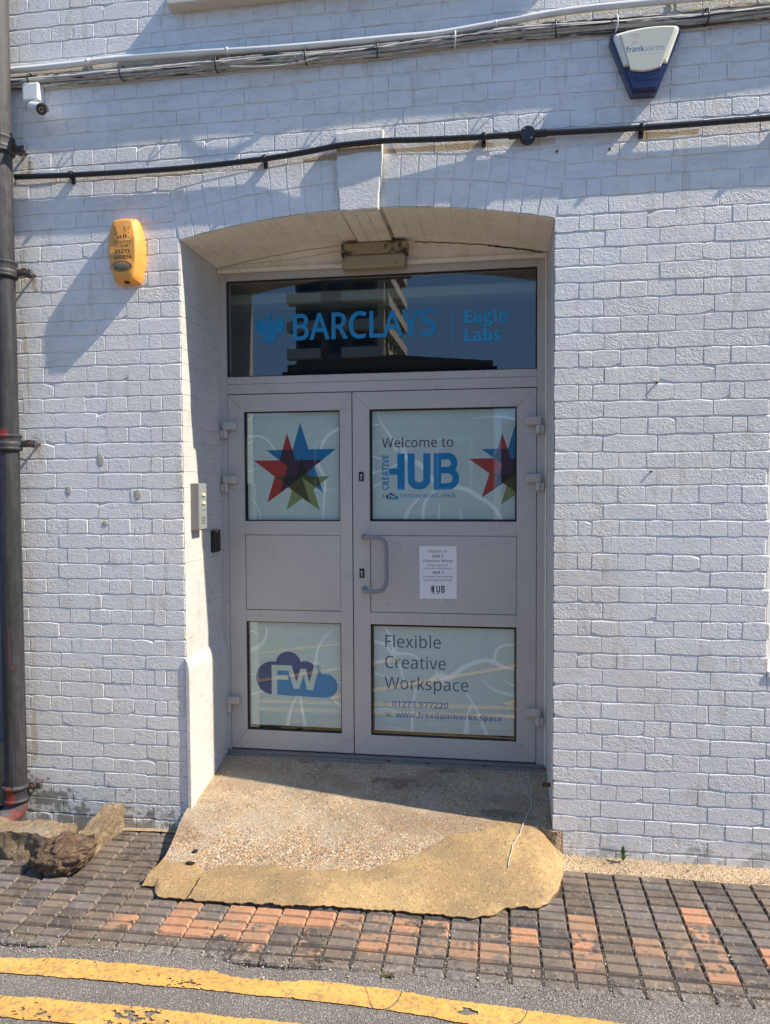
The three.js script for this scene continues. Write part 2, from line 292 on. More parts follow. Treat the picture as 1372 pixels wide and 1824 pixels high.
{ // soffit bricks behind the face of the lower ring
  for (const side of [-1, 1]) {
    const a0 = side * TH, a1 = side * Math.asin((side < 0 ? AX - (KEY[0] + 0.012) : KEY[1] - 0.012 - AX) / AR), n = 10;
    for (let i = 0; i < n; i++) {
      let p = lerp(a0, a1, i / n), q = lerp(a0, a1, (i + 1) / n); if (p > q) [p, q] = [q, p];
      let z = 0; for (const len of i % 2 ? [0.115, 0.225, 0.16] : [0.225, 0.225, 0.05]) {
        const g1 = rr(-0.0001, 0.0003) / AR, za = z - 0.0002, zb = z - len + 0.0002; z -= len;
        const ol = [[p + g1, za], [q - g1, za], [q - g1, zb], [p + g1, zb]].map(([u, v]) => [u * AR, v]).reverse();
        const g = piece(ol, { h: rr(0.0036, 0.0041), depth: rr(-0.0030, -0.0016), bevel: rr(0.0006, 0.0018), tu: rr(-0.002, 0.002) }, (u, v, w) => { const a = u / AR, r = AR + 0.002 - w; return [AX + r * Math.sin(a), AY + r * Math.cos(a), Math.max(v, -0.4995)]; });
        mesh('soffit_brick', g, M.soffit, building);
      }
    }
  }
  // crown: the lower, projecting keystone and its run back through the soffit
  const [k0, k1, y0, y1] = KEY, s = new THREE.Shape(), N = 14;
  const edge = (i) => rr(-0.0025, 0.0025);
  s.moveTo(k0 + 0.018, y0); for (let i = 1; i < N; i++) s.lineTo(lerp(k0 + 0.018, k1 - 0.026, i / N), y0 + rr(-0.004, 0.003)); s.lineTo(k1 - 0.026, y0);
  for (let i = 1; i < N; i++) s.lineTo(lerp(k1 - 0.026, k1, i / N) + edge(), lerp(y0, y1, i / N)); s.lineTo(k1, y1);
  for (let i = 1; i < N; i++) s.lineTo(lerp(k1, k0, i / N), y1 + edge()); s.lineTo(k0, y1);
  for (let i = 1; i < N; i++) s.lineTo(lerp(k0, k0 + 0.018, i / N) + edge(), lerp(y1, y0, i / N)); s.closePath();
  const g = new THREE.ExtrudeGeometry(s, { depth: 0.03, bevelEnabled: true, bevelThickness: 0.005, bevelSize: 0.005, bevelOffset: -0.005, bevelSegments: 2 }).translate(0, 0, -0.006);
  mesh('keystone', triUV(g), M.wall, building).userData.label = 'projecting white keystone block at the crown';
  for (let i = 0; i < 3; i++) {
    const w = (k1 - k0 - 0.05) / 3, x = k0 + 0.022 + i * w;
    mesh('soffit_brick', triUV(rb(x + 0.001, x + w - 0.001, 2.838 + rr(0, 0.002), 2.87, -0.499, -0.008, 0.002)), M.soffit, building);
  }
}
// return faces of the doorway
function revealBricks(x, dir, k0, k1, depth, mt) {
  for (let k = k0; k < k1; k++) {
    const cuts = ((k % 2) + 2) % 2 === 0 ? [0, 0.218, 0.445, depth] : [0, 0.105, 0.167, 0.28, 0.395, depth];
    for (let i = 0; i + 1 < cuts.length; i++) {
      const za = -cuts[i] - 0.0001 - (i ? 0 : 0.002), zb = -cuts[i + 1] + 0.0001, w = (za + zb) / 2, ya = lineY(k, x) + 0.0002, yb = lineY(k + 1, x) - 0.0002;
      const top = arcY(x, AR) - 0.002, y1 = Math.min(yb, top); if (y1 - ya < 0.01) continue;
      const j = () => rr(-0.0004, 0.0004);
      const ol = [[za, ya + j()], [za, y1 + j()], [w, y1 + j()], [zb, y1 + j()], [zb, ya + j()], [w, ya + j()]];
      mesh('reveal_brick', piece(ol, { h: rr(0.0010, 0.0017), depth: 0.0001, bevel: rr(0.0010, 0.0022), tu: rr(-0.004, 0.004), tv: rr(-0.006, 0.006) }, (u, v, t) => [x + dir * (t + 0.0005), v, u]), mt, building);
    }
  }
}
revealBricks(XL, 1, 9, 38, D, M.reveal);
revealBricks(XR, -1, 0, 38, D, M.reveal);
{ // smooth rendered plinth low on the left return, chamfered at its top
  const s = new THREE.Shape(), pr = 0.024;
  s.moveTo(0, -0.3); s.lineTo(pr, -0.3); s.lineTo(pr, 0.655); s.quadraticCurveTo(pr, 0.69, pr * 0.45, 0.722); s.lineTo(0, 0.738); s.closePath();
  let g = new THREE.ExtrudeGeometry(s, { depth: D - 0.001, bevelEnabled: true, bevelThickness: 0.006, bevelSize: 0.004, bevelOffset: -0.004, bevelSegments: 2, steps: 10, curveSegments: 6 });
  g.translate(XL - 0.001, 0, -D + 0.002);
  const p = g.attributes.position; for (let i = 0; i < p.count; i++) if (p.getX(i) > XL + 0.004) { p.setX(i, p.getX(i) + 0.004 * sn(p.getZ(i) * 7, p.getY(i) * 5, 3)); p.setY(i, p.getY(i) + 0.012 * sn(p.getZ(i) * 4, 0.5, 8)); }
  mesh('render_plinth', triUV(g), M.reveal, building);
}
{ // plastered tympanum between the soffit and the door frame
  const s = new THREE.Shape(); s.moveTo(XL + 0.002, 2.742); s.lineTo(XR - 0.002, 2.742); s.lineTo(XR - 0.002, arcY(XR, AR) + 0.003);
  for (let i = 1; i < 24; i++) { const x = lerp(XR - 0.002, XL + 0.002, i / 24); s.lineTo(x, arcY(x, AR) + 0.003); } s.lineTo(XL + 0.002, arcY(XL, AR) + 0.003); s.closePath();
  mesh('plaster_panel', triUV(new THREE.ExtrudeGeometry(s, { depth: 0.035, bevelEnabled: false }).translate(0, 0, -0.515)), M.soffit, building);
  mesh('plaster_fillet', triUV(rb(XL + 0.004, XR - 0.004, 2.734, 2.752, -0.492, -0.462, 0.004)), M.soffit, building);
  const crack = (pts, r) => { const g = tube(pts, r, pts.length * 5, 4); mesh('crack', g, M.rubber, building); };
  const P = (n, f) => Array.from({ length: n }, (_, i) => f(i / (n - 1)));
  crack(P(26, (t) => { const x = lerp(-0.68, -0.03, t); return [x, arcY(x, AR) - 0.006 - 0.004 * t + rr(-0.0025, 0.0025), -0.4797]; }), 0.0024);
  crack(P(12, (t) => { const x = lerp(-0.30, -0.03, t); return [x, arcY(x, AR) - 0.009 + rr(-0.002, 0.002), -0.4799]; }), 0.0036);
  crack(P(22, (t) => { const x = lerp(-1.70, -1.05, t); return [x, arcY(x, AR) - 0.005 + rr(-0.0015, 0.0015), -0.4799]; }), 0.0011);
  crack(P(16, (t) => { const x = lerp(-1.62, -1.06, t); return [x, arcY(x, AR) - 0.012 - 0.03 * Math.sin(t * 2.6) + rr(-0.003, 0.003), -0.4797]; }), 0.0008);
}
{ // stone sill of the window above
  const m2 = mat([0.62, 0.57, 0.47], 0.8, { bumpMap: per(gritBump, 0.3), bumpScale: 0.002 });
  mesh('window_sill', triUV(rb(-1.785, 0.03, 3.825, 3.93, -0.02, 0.062, 0.008)), m2, building);
}
{ // edge of the white framed window to the right
  const wm = mat([0.8, 0.8, 0.78], 0.35), w = mesh('window', merge([rb(WINX, WINX + 0.07, WINY0, WINY1, -0.13, -0.06), rb(WINX1 - 0.07, WINX1, WINY0, WINY1, -0.13, -0.06), rb(WINX + 0.07, WINX1 - 0.07, WINY0, WINY0 + 0.07, -0.13, -0.06), rb(WINX + 0.07, WINX1 - 0.07, WINY1 - 0.07, WINY1, -0.13, -0.06), rb(WINX + 0.49, WINX + 0.55, WINY0 + 0.07, WINY1 - 0.07, -0.13, -0.06)]), wm, building);
  mesh('window_pane', bb(WINX + 0.07, WINX1 - 0.07, WINY0 + 0.07, WINY1 - 0.07, -0.10, -0.094), M.glass, w);
  mesh('window_board', triUV(rb(WINX + 0.004, WINX1 - 0.004, WINY0 + 0.001, WINY0 + 0.03, -0.058, 0.006, 0.004)), wm, w);
  mesh('blind', bb(WINX + 0.02, WINX1 - 0.02, WINY0 + 0.02, WINY1, -0.30, -0.29), mat([0.5, 0.5, 0.48], 0.9), w);
}
{ // the hall behind the doors, closed on all sides
  const g = [bb(-2.6, 0.9, -0.3, 0.085, -4, -D - 0.001), bb(-2.6, 0.9, 3.0, 3.15, -4, -D - 0.001), bb(-2.7, -2.6, -0.3, 3.15, -4, -D - 0.001), bb(0.9, 1.0, -0.3, 3.15, -4, -D - 0.001), bb(-2.7, 1.0, -0.3, 3.15, -4.1, -4)];
  struct(mesh('hall_interior', merge(g), mat([0.34, 0.345, 0.35], 0.9)));
  const r = [bb(0.92, 3, -0.3, 0.0, -3, -D - 0.001), bb(1.0, 2.2, 2.3, 2.4, -1.2, -D - 0.001), bb(1.0, 2.2, 0.4, 2.4, -1.3, -1.2), bb(2.2, 2.3, 0.4, 2.4, -1.3, -D - 0.001)];
  struct(mesh('room_interior', merge(r), mat([0.3, 0.3, 0.3], 0.9)));
}
// ---------------------------------------------------------------- ground
const pave = (x, z) => -0.118 + 0.013 * Math.min(0, x + 0.9) - 0.012 * z;
const roadY = (x, z) => -0.139 + 0.012 * Math.min(0, x + 0.9) * clamp((3 - z) / 2) - 0.004 * z;
function sheet(x0, x1, z0, z1, nx, nz, fy) {
  const pos = [], uv = [], idx = [];
  for (let j = 0; j <= nz; j++) for (let i = 0; i <= nx; i++) { const x = lerp(x0, x1, i / nx), z = lerp(z0, z1, j / nz); pos.push(x, fy(x, z), z); uv.push(x, z); }
  for (let j = 0; j < nz; j++) for (let i = 0; i < nx; i++) { const a = j * (nx + 1) + i, b = a + nx + 1; idx.push(a, b, a + 1, a + 1, b, b + 1); }
  const g = new THREE.BufferGeometry(); g.setAttribute('position', new THREE.Float32BufferAttribute(pos, 3)); g.setAttribute('uv', new THREE.Float32BufferAttribute(uv, 2)); g.setIndex(idx); g.computeVertexNormals(); return g;
}
// rolled asphalt: chippings of several greys in dark binder (colour and height)
const CELL = 150;
const chips = (u, v, n, s) => { // nearest of jittered chips: distance and its tone
  const x = u * n, y = v * n, xi = Math.floor(x), yi = Math.floor(y); let best = 9, tone = 0; const m = (q) => ((q % n) + n) % n;
  for (let a = -1; a <= 1; a++) for (let b = -1; b <= 1; b++) { const X = m(xi + a), Y = m(yi + b), dx = xi + a + 0.15 + 0.7 * hash(X, Y, s) - x, dy = yi + b + 0.15 + 0.7 * hash(X, Y, s + 1) - y, d = dx * dx + dy * dy; if (d < best) { best = d; tone = hash(X, Y, s + 2); } }
  return [Math.sqrt(best), tone];
};
const asphaltMap = dataTex(1024, 1024, (u, v) => { const [d, t] = chips(u, v, CELL, 201), p = fbm(u * 7, v * 7, 3, 203, 7); let q = (d < 0.46 ? 0.40 + 0.16 * t + (t > 0.95 ? 0.10 : 0) : 0.35); q *= 0.92 + 0.2 * (p - 0.5) + 0.08; return [q * 1.03, q * 0.985, q * 0.95]; }, true);
const asphaltBump = dataTex(1024, 1024, (u, v) => { const [d, t] = chips(u, v, CELL, 201); return clamp(0.75 + 0.25 * t - d * d * 2.0); });
M.road = mat([0.92, 0.91, 0.90], 0.9, { map: per(asphaltMap, 0.85), bumpMap: per(asphaltBump, 0.85), bumpScale: 0.0022 });
{
  const near = sheet(-9, 9, 0, 1, 720, 60, () => 0), p = near.attributes.position, uv = near.attributes.uv;
  const edge = (x) => 0.912 + 0.022 * sn(x * 1.9, 0, 15) + 0.012 * sn(x * 7, 0, 16) + 0.006 * sn(x * 31, 0, 17);   // ragged where the tar was lapped over the pavers
  for (let i = 0; i < p.count; i++) { const x = p.getX(i), t = p.getZ(i), z = edge(x) + Math.pow(t, 2.2) * (7.5 - edge(x)), d = z - edge(x); p.setXYZ(i, x, lerp(pave(x, z) - 0.006, roadY(x, z) + 0.003 * sn(x * 2, z * 2, 5), sstep(0, 0.09, d)) + 0.003 * sstep(0, 0.012, d) * sstep(0.09, 0.03, d) + 0.0015 * sn(x * 40, z * 40, 6), z); uv.setXY(i, x, z); }
  near.computeVertexNormals();
  struct(mesh('road', near, M.road));
  struct(mesh('ground', sheet(-250, 250, -60, 320, 2, 2, () => -0.24), mat([0.14, 0.135, 0.13], 0.95)));
}
// double yellow lines: worn thermoplastic, with its own ragged edge; paint texture u = x, v = z in metres
const PW = 4.6;
function yellowTex(s) {
  const f = (x, z) => { const a = fbm(x * 9 + s, z * 9, 4, 211), b = fbm(x * 60, z * 60 + s, 3, 213), c = Math.abs(fbm(x * 3.1 + s, z * 1.2, 3, 217) - 0.5); let w = 0.66 * a + 0.34 * b; return { w, crack: c < 0.0022 }; };
  return f;
}
const lineBend = (x) => 0.055 * Math.pow(clamp((x + 0.9) / 1.05), 1.2) + 0.03 * clamp((x - 0.15) / 1.5);   // the lines swing away from the wall to the right
function yellowLine(name, z0, wid, x0, x1, s, wear) {
  const f = yellowTex(s), W = 2048, H = 128, col = new Uint8Array(W * H * 4), al = new Uint8Array(W * H * 4);
  for (let j = 0; j < H; j++) for (let i = 0; i < W; i++) {
    const x = lerp(x0, x1, i / W), t = j / H, z = z0 + (t - 0.5) * (wid + 0.03), k = (j * W + i) * 4, q = f(x, z);
    const edge = (wid / 2 - Math.abs(z - z0 - 0.004 * sn(x * 5, s, 31))) / 0.012 + 0.9 * (q.w - 0.5) * 2.2;
    let worn = q.w > 0.76; for (const [wx, wz, r, th] of wear) { const d = Math.hypot((x - wx) / 2.2, z - z0 - wz) / r; if (d < 1 && fbm(x * 62, z * 90, 3, 219) > th + 0.06 + 0.3 * d) worn = true; }
    const on = edge > 0 && !worn && !q.crack, n = fbm(x * 26, z * 26, 3, 223), tt = 0.93 + 0.16 * (n - 0.5) + 0.10 * (fbm(x * 4, z * 8, 2, 227) - 0.5);
    const dirty = sstep(0.5, 0.75, fbm(x * 90, z * 90, 2, 229)) * 0.42; col[k] = lerp(218, 120, dirty) * tt; col[k + 1] = lerp(166, 112, dirty) * tt; col[k + 2] = lerp(88, 100, dirty) * tt; col[k + 3] = 255; al[k] = al[k + 1] = al[k + 2] = on ? 255 : 0; al[k + 3] = 255;
  }
  const mk = (d, srgb) => { const t = new THREE.DataTexture(d, W, H); t.magFilter = THREE.LinearFilter; if (srgb) t.colorSpace = THREE.SRGBColorSpace; t.needsUpdate = true; return t; };
  const g = sheet(x0, x1, z0 - (wid + 0.03) / 2, z0 + (wid + 0.03) / 2, 160, 3, () => 0), p = g.attributes.uv, ps = g.attributes.position;
  for (let i = 0; i < p.count; i++) { const x = ps.getX(i), z = ps.getZ(i) + lineBend(x); p.setXY(i, (x - x0) / (x1 - x0), (p.getY(i) - z0) / (wid + 0.03) + 0.5); ps.setXYZ(i, x, roadY(x, z) + 0.003 * sn(x * 2, z * 2, 5) + 0.0045, z); }
  g.computeVertexNormals();
  const b = asphaltBump.clone(); b.repeat.set((x1 - x0) / 0.85, wid / 0.85); b.needsUpdate = true;
  return struct(mesh(name, g, mat([1, 1, 1], 0.8, { map: mk(col, true), alphaMap: mk(al), alphaTest: 0.5, bumpMap: b, bumpScale: 0.0009 })));
}
yellowLine('yellow_line', 1.015, 0.098, -3.2, 2.2, 3, [[-1.36, 0.03, 0.05, 0.42], [-0.35, 0.0, 0.018, 0.2]]);
yellowLine('yellow_line', 1.222, 0.098, -3.2, 2.2, 47, [[-1.42, 0.0, 0.06, 0.36], [-1.75, 0.03, 0.05, 0.44]]);
{ // hatching of the same paint further out in the street, seen mirrored in the door panes
  const ym = mat([0.62, 0.36, 0.05], 0.8);
  for (const [a, b] of [[[-2.9, 1.36], [-1.2, 2.7]], [[-1.6, 1.33], [0.1, 2.75]], [[-3.3, 2.4], [-1.9, 3.35]], [[-0.2, 1.33], [1.4, 2.7]]]) {
    const dx = b[0] - a[0], dz = b[1] - a[1], l = Math.hypot(dx, dz), nx = (-dz / l) * 0.05, nz = (dx / l) * 0.05, q = [[a[0] - nx, a[1] - nz], [a[0] + nx, a[1] + nz], [b[0] - nx, b[1] - nz], [b[0] + nx, b[1] + nz]];
    const N = 20, pos = [], idx = []; for (let i = 0; i <= N; i++) for (const e of [0, 1]) { const x = lerp(q[e][0], q[2 + e][0], i / N), z = lerp(q[e][1], q[2 + e][1], i / N); pos.push(x, roadY(x, z) + 0.003 * sn(x * 2, z * 2, 5) + 0.008, z); }
    for (let i = 0; i < N; i++) idx.push(2 * i, 2 * i + 1, 2 * i + 2, 2 * i + 1, 2 * i + 3, 2 * i + 2);
    const g = new THREE.BufferGeometry(); g.setAttribute('position', new THREE.Float32BufferAttribute(pos, 3)); g.setIndex(idx); g.computeVertexNormals();
    struct(mesh('road_hatching', g, ym));
  }
}
// scored blue stable pavers, worn through to the orange clay in places: colour by position on the pavement, u = x, v = z
const PX = -3.3, PWD = 5.2, PZ = -0.1, PD = 1.2;
const worn = [[-1.95, 0.70, 0.16, 0.07, 0.4], [-1.70, 0.70, 0.30, 0.07, 0.9], [-1.40, 0.69, 0.32, 0.10, 1], [-1.28, 0.62, 0.22, 0.06, 1], [-1.10, 0.62, 0.20, 0.07, 1.1], [-0.86, 0.62, 0.16, 0.06, 1.3], [-1.0, 0.86, 0.16, 0.05, 0.9], [-0.62, 0.70, 0.18, 0.07, 1.1], [-0.40, 0.72, 0.18, 0.08, 1.1], [-0.20, 0.76, 0.2, 0.09, 0.9], [0.05, 0.62, 0.11, 0.05, 1.2], [0.06, 0.75, 0.15, 0.06, 1.0], [0.10, 0.53, 0.06, 0.05, 0.6], [0.52, 0.43, 0.10, 0.06, 1.1], [0.55, 0.55, 0.12, 0.06, 1.1], [0.68, 0.57, 0.10, 0.05, 0.7], [0.80, 0.62, 0.08, 0.05, 1.1], [0.92, 0.62, 0.1, 0.06, 1.1], [0.76, 0.77, 0.09, 0.07, 0.9], [-1.86, 0.44, 0.2, 0.05, 0.35], [0.3, 0.66, 0.3, 0.06, 0.75], [-0.1, 0.64, 0.25, 0.1, 0.8], [0.55, 0.68, 0.3, 0.1, 0.7], [-0.75, 0.78, 0.3, 0.06, 0.7], [0.95, 0.5, 0.2, 0.12, 0.7]];
const paverMap = dataTex(2048, 512, (u, v) => {
  const x = PX + u * PWD, z = PZ + v * PD, n = fbm(x * 14, z * 14, 4, 231), f = fbm(x * 70, z * 70, 3, 233), cell = hash(Math.floor((x - 0.133) / 0.1125 + 50), Math.floor((z - 0.125) / 0.1125 + 9), 235);
  let t = 0.365 + 0.12 * (cell - 0.5) + 0.12 * (n - 0.5) + 0.09 * (f - 0.5), hue = hash(Math.floor((x - 0.133) / 0.1125 + 50), Math.floor((z - 0.125) / 0.1125 + 9), 239);
  let c = [t * (1.06 + 0.08 * (hue - 0.35)), t * 0.97, t * (0.92 - 0.09 * (hue - 0.35))];
  const mix = (q, a) => { c = c.map((e, i) => lerp(e, q[i], a)); };
  const bx = 0.133 + (Math.floor((x - 0.133) / 0.1125) + 0.5) * 0.1125, bz = 0.125 + (Math.floor((z - 0.125) / 0.1125) + 0.5) * 0.1125;
  let w = 0; for (const [wx, wz, a, b, s] of worn) w = Math.max(w, s * Math.exp(-((bx - wx) ** 2) / (a * a) - ((bz - wz) ** 2) / (b * b * 1.4)));
  mix([0.70 + 0.14 * (f - 0.5), 0.51 + 0.11 * (f - 0.5), 0.39 + 0.08 * (f - 0.5)], sstep(0.36, 0.43, w * 0.57 + 0.46 * (n - 0.5) + 0.30 * (f - 0.5) + 0.50 * (hash(Math.floor((x - 0.133) / 0.1125 + 50), Math.floor((z - 0.125) / 0.1125 + 9), 245) - 0.55)) * 0.9);
  const dirt = fbm(x * 5, z * 8, 4, 241); mix([0.47, 0.42, 0.37], sstep(0.50, 0.64, dirt + 0.3 * (f - 0.5)) * 0.5);
  const tarEdge = 0.905 + 0.05 * sn(x * 2.1, 0, 243) + 0.05 * (n - 0.5); mix([0.44 + 0.3 * (f - 0.5), 0.425 + 0.3 * (f - 0.5), 0.41 + 0.3 * (f - 0.5)], sstep(-0.10, 0.03, z - tarEdge + 0.09 * (f - 0.5)) * sstep(0.44, 0.5, n * 0.8 + f * 0.3 - 0.02));
  if (fbm(x * 120, z * 120, 2, 247) > 0.80) mix([0.72, 0.66, 0.56], 0.6);
  return c;
}, true);
paverMap.repeat.set(1 / PWD, 1 / PD); paverMap.offset.set(-PX / PWD, -PZ / PD);
M.paver = mat([1, 1, 1], 0.7, { map: paverMap, bumpMap: per(gritBump, 0.3), bumpScale: 0.0016 });
M.joint = mat([0.075, 0.058, 0.048], 0.95, { bumpMap: per(gritBump, 0.2), bumpScale: 0.006 });
const rampZ = (x) => { const p = [[-1.78, 0.50], [-1.70, 0.515], [-1.66, 0.575], [-1.526, 0.585], [-1.2, 0.575], [-0.892, 0.556], [-0.6, 0.552], [-0.329, 0.556], [-0.26, 0.52], [-0.208, 0.478], [-0.086, 0.452], [-0.03, 0.41], [0.02, 0.30], [0.04, 0.15], [0.045, 0.0]]; for (let i = 0; i + 1 < p.length; i++) if (x <= p[i + 1][0]) { const t = clamp((x - p[i][0]) / (p[i + 1][0] - p[i][0])); return lerp(p[i][1], p[i + 1][1], t); } return 0; };
const pavement = struct(mesh('pavement', sheet(-9, 9, -0.02, 0.955, 400, 24, (x, z) => pave(x, z) - 0.0105 + 0.004 * sstep(0.7, 0.86, z) - 0.022 * sstep(0.885, 0.91, z) + 0.002 * sn(x * 9, z * 9, 3)), M.joint));
{
  const Cw = 0.1125, cols = [];
  for (let n = -29; n <= 13; n++) for (let r = -2; r <= 6; r++) {
    const x0 = 0.133 + Cw * n + 0.0015 * sn(n * 3.3, r * 5.1, 257), z0 = 0.125 + Cw * r + 0.006 * sn(x0 * 1.4, r, 251), xm = x0 + Cw / 2, zm = z0 + Cw / 2;
    if (z0 < -0.01 || (xm > -0.02 && r < 0) || (xm > -2.12 && xm < -1.7 && r < -1)) continue;
    if (xm > -1.72 && xm < -0.0 && zm < rampZ(xm) - 0.10) continue;
    if (xm < -2.13 && zm < 0.30) continue;
    cols.push([x0, z0, r, n]);
  }
  for (const [x0, z0, r] of cols) {
    const dy = rr(-0.002, 0.002), tx = rr(-0.012, 0.012), tz = rr(-0.014, 0.014), cx = x0 + 0.056, cz = z0 + 0.056, sunk = sstep(0.66, 0.86, z0 + 0.03 * sn(x0 * 3, r, 9));
    const facet = (za, zb, fb, bb2) => {
      // top, its four chamfers and the groove floor round it
      const xo0 = x0 + rr(0.002, 0.0035), xo1 = x0 + 0.1125 - rr(0.002, 0.004), ia = x0 + rr(0.004, 0.007), ib = x0 + 0.1125 - rr(0.009, 0.013), y = (x, z) => pave(x, z) + dy + (x - cx) * tx + (z - cz) * tz - 0.004 * sunk;
      const O = [[xo0, za], [xo1, za], [xo1, zb], [xo0, zb]], I = [[ia, za + bb2], [ib, za + bb2 + rr(-0.001, 0.001)], [ib + rr(-0.001, 0.001), zb - fb], [ia, zb - fb + rr(-0.001, 0.001)]], pos = [], uv = [], dp = 0.0115 - 0.004 * sunk;
      const q = (a, b, c, d) => { for (const [p, e] of [a, b, c, a, c, d]) { pos.push(p[0], y(p[0], p[1]) - e, p[1]); uv.push(p[0], p[1]); } };
      const i = I.map((p) => [p, 0]), o = O.map((p) => [p, dp]), s = O.map((p) => [p, 0.03]);
      q(i[0], i[3], i[2], i[1]);
      for (let k = 0; k < 4; k++) { const m = (k + 1) % 4; q(o[k], i[k], i[m], o[m]); q(s[k], o[k], o[m], s[m]); }
      const g = new THREE.BufferGeometry(); g.setAttribute('position', new THREE.Float32BufferAttribute(pos, 3)); g.setAttribute('uv', new THREE.Float32BufferAttribute(uv, 2)); g.computeVertexNormals(); return g;
    };
    mesh('paver', mergeGeometries([facet(z0 + 0.0012, z0 + 0.0475 + rr(-0.002, 0.002), 0.0048, 0.0012), facet(z0 + 0.0562, z0 + 0.1025 + rr(-0.002, 0.002), 0.0052, 0.0012)]), M.paver, pavement);
  }
}
// pebbled concrete: small flint of several browns in pale cement (colour and height)
const aggMap = dataTex(2048, 2048, (u, v) => {
  const [d, t] = chips(u, v, 170, 261), [d2, t2] = chips(u, v, 62, 265), p = fbm(u * 6, v * 6, 4, 267, 6), f = fbm(u * 120, v * 120, 2, 269, 120), pat = fbm(u * 3, v * 3, 3, 271, 3);
  let c = [0.80, 0.715, 0.60]; const k = 0.9 + 0.25 * (p - 0.5) + 0.2 * (f - 0.5); c = c.map((e) => e * k);
  const cols = [[0.66, 0.46, 0.28], [0.55, 0.36, 0.21], [0.80, 0.72, 0.60], [0.50, 0.46, 0.42], [0.72, 0.55, 0.36], [0.36, 0.32, 0.30], [0.84, 0.78, 0.70]];
  if (d < 0.33 + 0.25 * (t - 0.5) && fbm(u * 9, v * 9, 3, 273, 9) > 0.36) c = cols[Math.floor(t * 6.99)].map((e) => e * (0.9 + 0.3 * (f - 0.5)));
  if (d2 < 0.22 && t2 > 0.72 && pat > 0.42) c = cols[Math.floor((t2 - 0.72) * 24.9)];
  if (pat > 0.62) c = c.map((e, i) => lerp(e, [0.70, 0.69, 0.67][i], 0.5 * sstep(0.62, 0.68, pat)));
  return c;
}, true);
const aggBump = dataTex(1024, 1024, (u, v) => { const [d, t] = chips(u, v, 170, 261), f = fbm(u * 10, v * 10, 3, 267, 10); return clamp(0.35 + (d < 0.36 ? 0.55 * (1 - d * d * 6) : 0) + 0.2 * (f - 0.5)); });
M.agg = mat([0.90, 0.87, 0.82], 0.88, { map: per(aggMap, 1.2), bumpMap: per(aggBump, 1.2), bumpScale: 0.004 });
// the step itself: smoother worn cement towards the door with ingrained dirt, pebbles laid bare towards the front; u = x, v = z
const SX = -1.85, SW = 2.0, SZ = -0.6, SD = 1.1;
const slabMap = dataTex(2048, 1128, (u, v) => {
  const x = SX + u * SW, z = SZ + v * SD, [d, t] = chips(x / 1.9 + 2, z / 1.9 + 2, 290, 261), [d2, t2] = chips(x / 1.9 + 2, z / 1.9 + 2, 96, 265), n = fbm(x * 5, z * 6, 5, 441), f = fbm(x * 90, z * 90, 2, 443), g = fbm(x * 16, z * 22, 4, 447);
  const bare = sstep(0.05, 0.22, z + 0.22 * (n - 0.5)) * sstep(-0.45, -0.62, x) + 0.35 * sstep(0.5, 0.62, g), k = 0.93 + 0.26 * (n - 0.5) + 0.16 * (f - 0.5);
  let c = [0.72, 0.645, 0.545].map((e) => e * k); const m = (q, a) => { c = c.map((e, i) => lerp(e, q[i], a)); };
  const cols = [[0.70, 0.47, 0.27], [0.60, 0.37, 0.21], [0.82, 0.74, 0.62], [0.50, 0.46, 0.42], [0.76, 0.57, 0.36], [0.40, 0.35, 0.32], [0.86, 0.81, 0.74]];
  if (d < 0.30 + 0.3 * (t - 0.5) + 0.10 * bare && hash(t * 9999, 3, 5) < 0.45 + 0.5 * bare) m(cols[Math.floor(t * 6.99)], 0.85);
  if (d2 < 0.26 && t2 > 0.80 - 0.15 * bare) m(cols[Math.floor(((t2 * 37) % 1) * 6.99)], 0.85);
  m([0.68, 0.65, 0.60], 0.38 * sstep(0.58, 0.68, fbm(x * 7 + 3, z * 8, 4, 449)));                    // cement skim patches
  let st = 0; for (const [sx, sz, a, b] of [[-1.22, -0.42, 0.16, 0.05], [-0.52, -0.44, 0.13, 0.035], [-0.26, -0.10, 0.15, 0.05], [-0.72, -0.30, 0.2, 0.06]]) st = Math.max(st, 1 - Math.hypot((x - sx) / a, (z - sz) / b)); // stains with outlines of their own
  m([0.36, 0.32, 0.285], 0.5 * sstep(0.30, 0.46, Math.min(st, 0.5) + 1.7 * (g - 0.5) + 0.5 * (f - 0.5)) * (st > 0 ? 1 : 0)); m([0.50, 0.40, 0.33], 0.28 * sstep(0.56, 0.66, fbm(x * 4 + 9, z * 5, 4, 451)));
  return c;
}, true);
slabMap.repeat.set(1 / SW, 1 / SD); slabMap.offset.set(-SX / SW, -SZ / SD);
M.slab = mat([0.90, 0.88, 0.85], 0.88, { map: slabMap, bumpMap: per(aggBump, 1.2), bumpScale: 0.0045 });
const cemMap = dataTex(2048, 1024, (u, v) => {
  const x = u * 2.4, z = v * 1.2, a = fbm(x * 4, z * 4, 5, 281), b = fbm(x * 60, z * 60, 3, 283), s = fbm(x * 8, z * 14, 4, 285), g = fbm(x * 150, z * 150, 2, 287);
  let c = [0.70, 0.585, 0.42].map((e, i) => e * (0.93 + 0.22 * (a - 0.5) + 0.16 * (b - 0.5)));
  const m = (q, k) => { c = c.map((e, i) => lerp(e, q[i], k)); };
  m([0.53, 0.455, 0.36], sstep(0.47, 0.66, s + 0.35 * (b - 0.5)) * 0.5); m([0.78, 0.675, 0.47], sstep(0.5, 0.72, a + 0.3 * (b - 0.5)) * 0.3);
  if (g > 0.72) m([0.44, 0.37, 0.27], 0.55); if (g < 0.2) m([0.84, 0.77, 0.62], 0.6);
  return c;
}, true);
M.cement = mat([0.93, 0.92, 0.9], 0.85, { map: per(cemMap, 2.4, 1.2), bumpMap: per(gritBump, 0.35), bumpScale: 0.0035 });
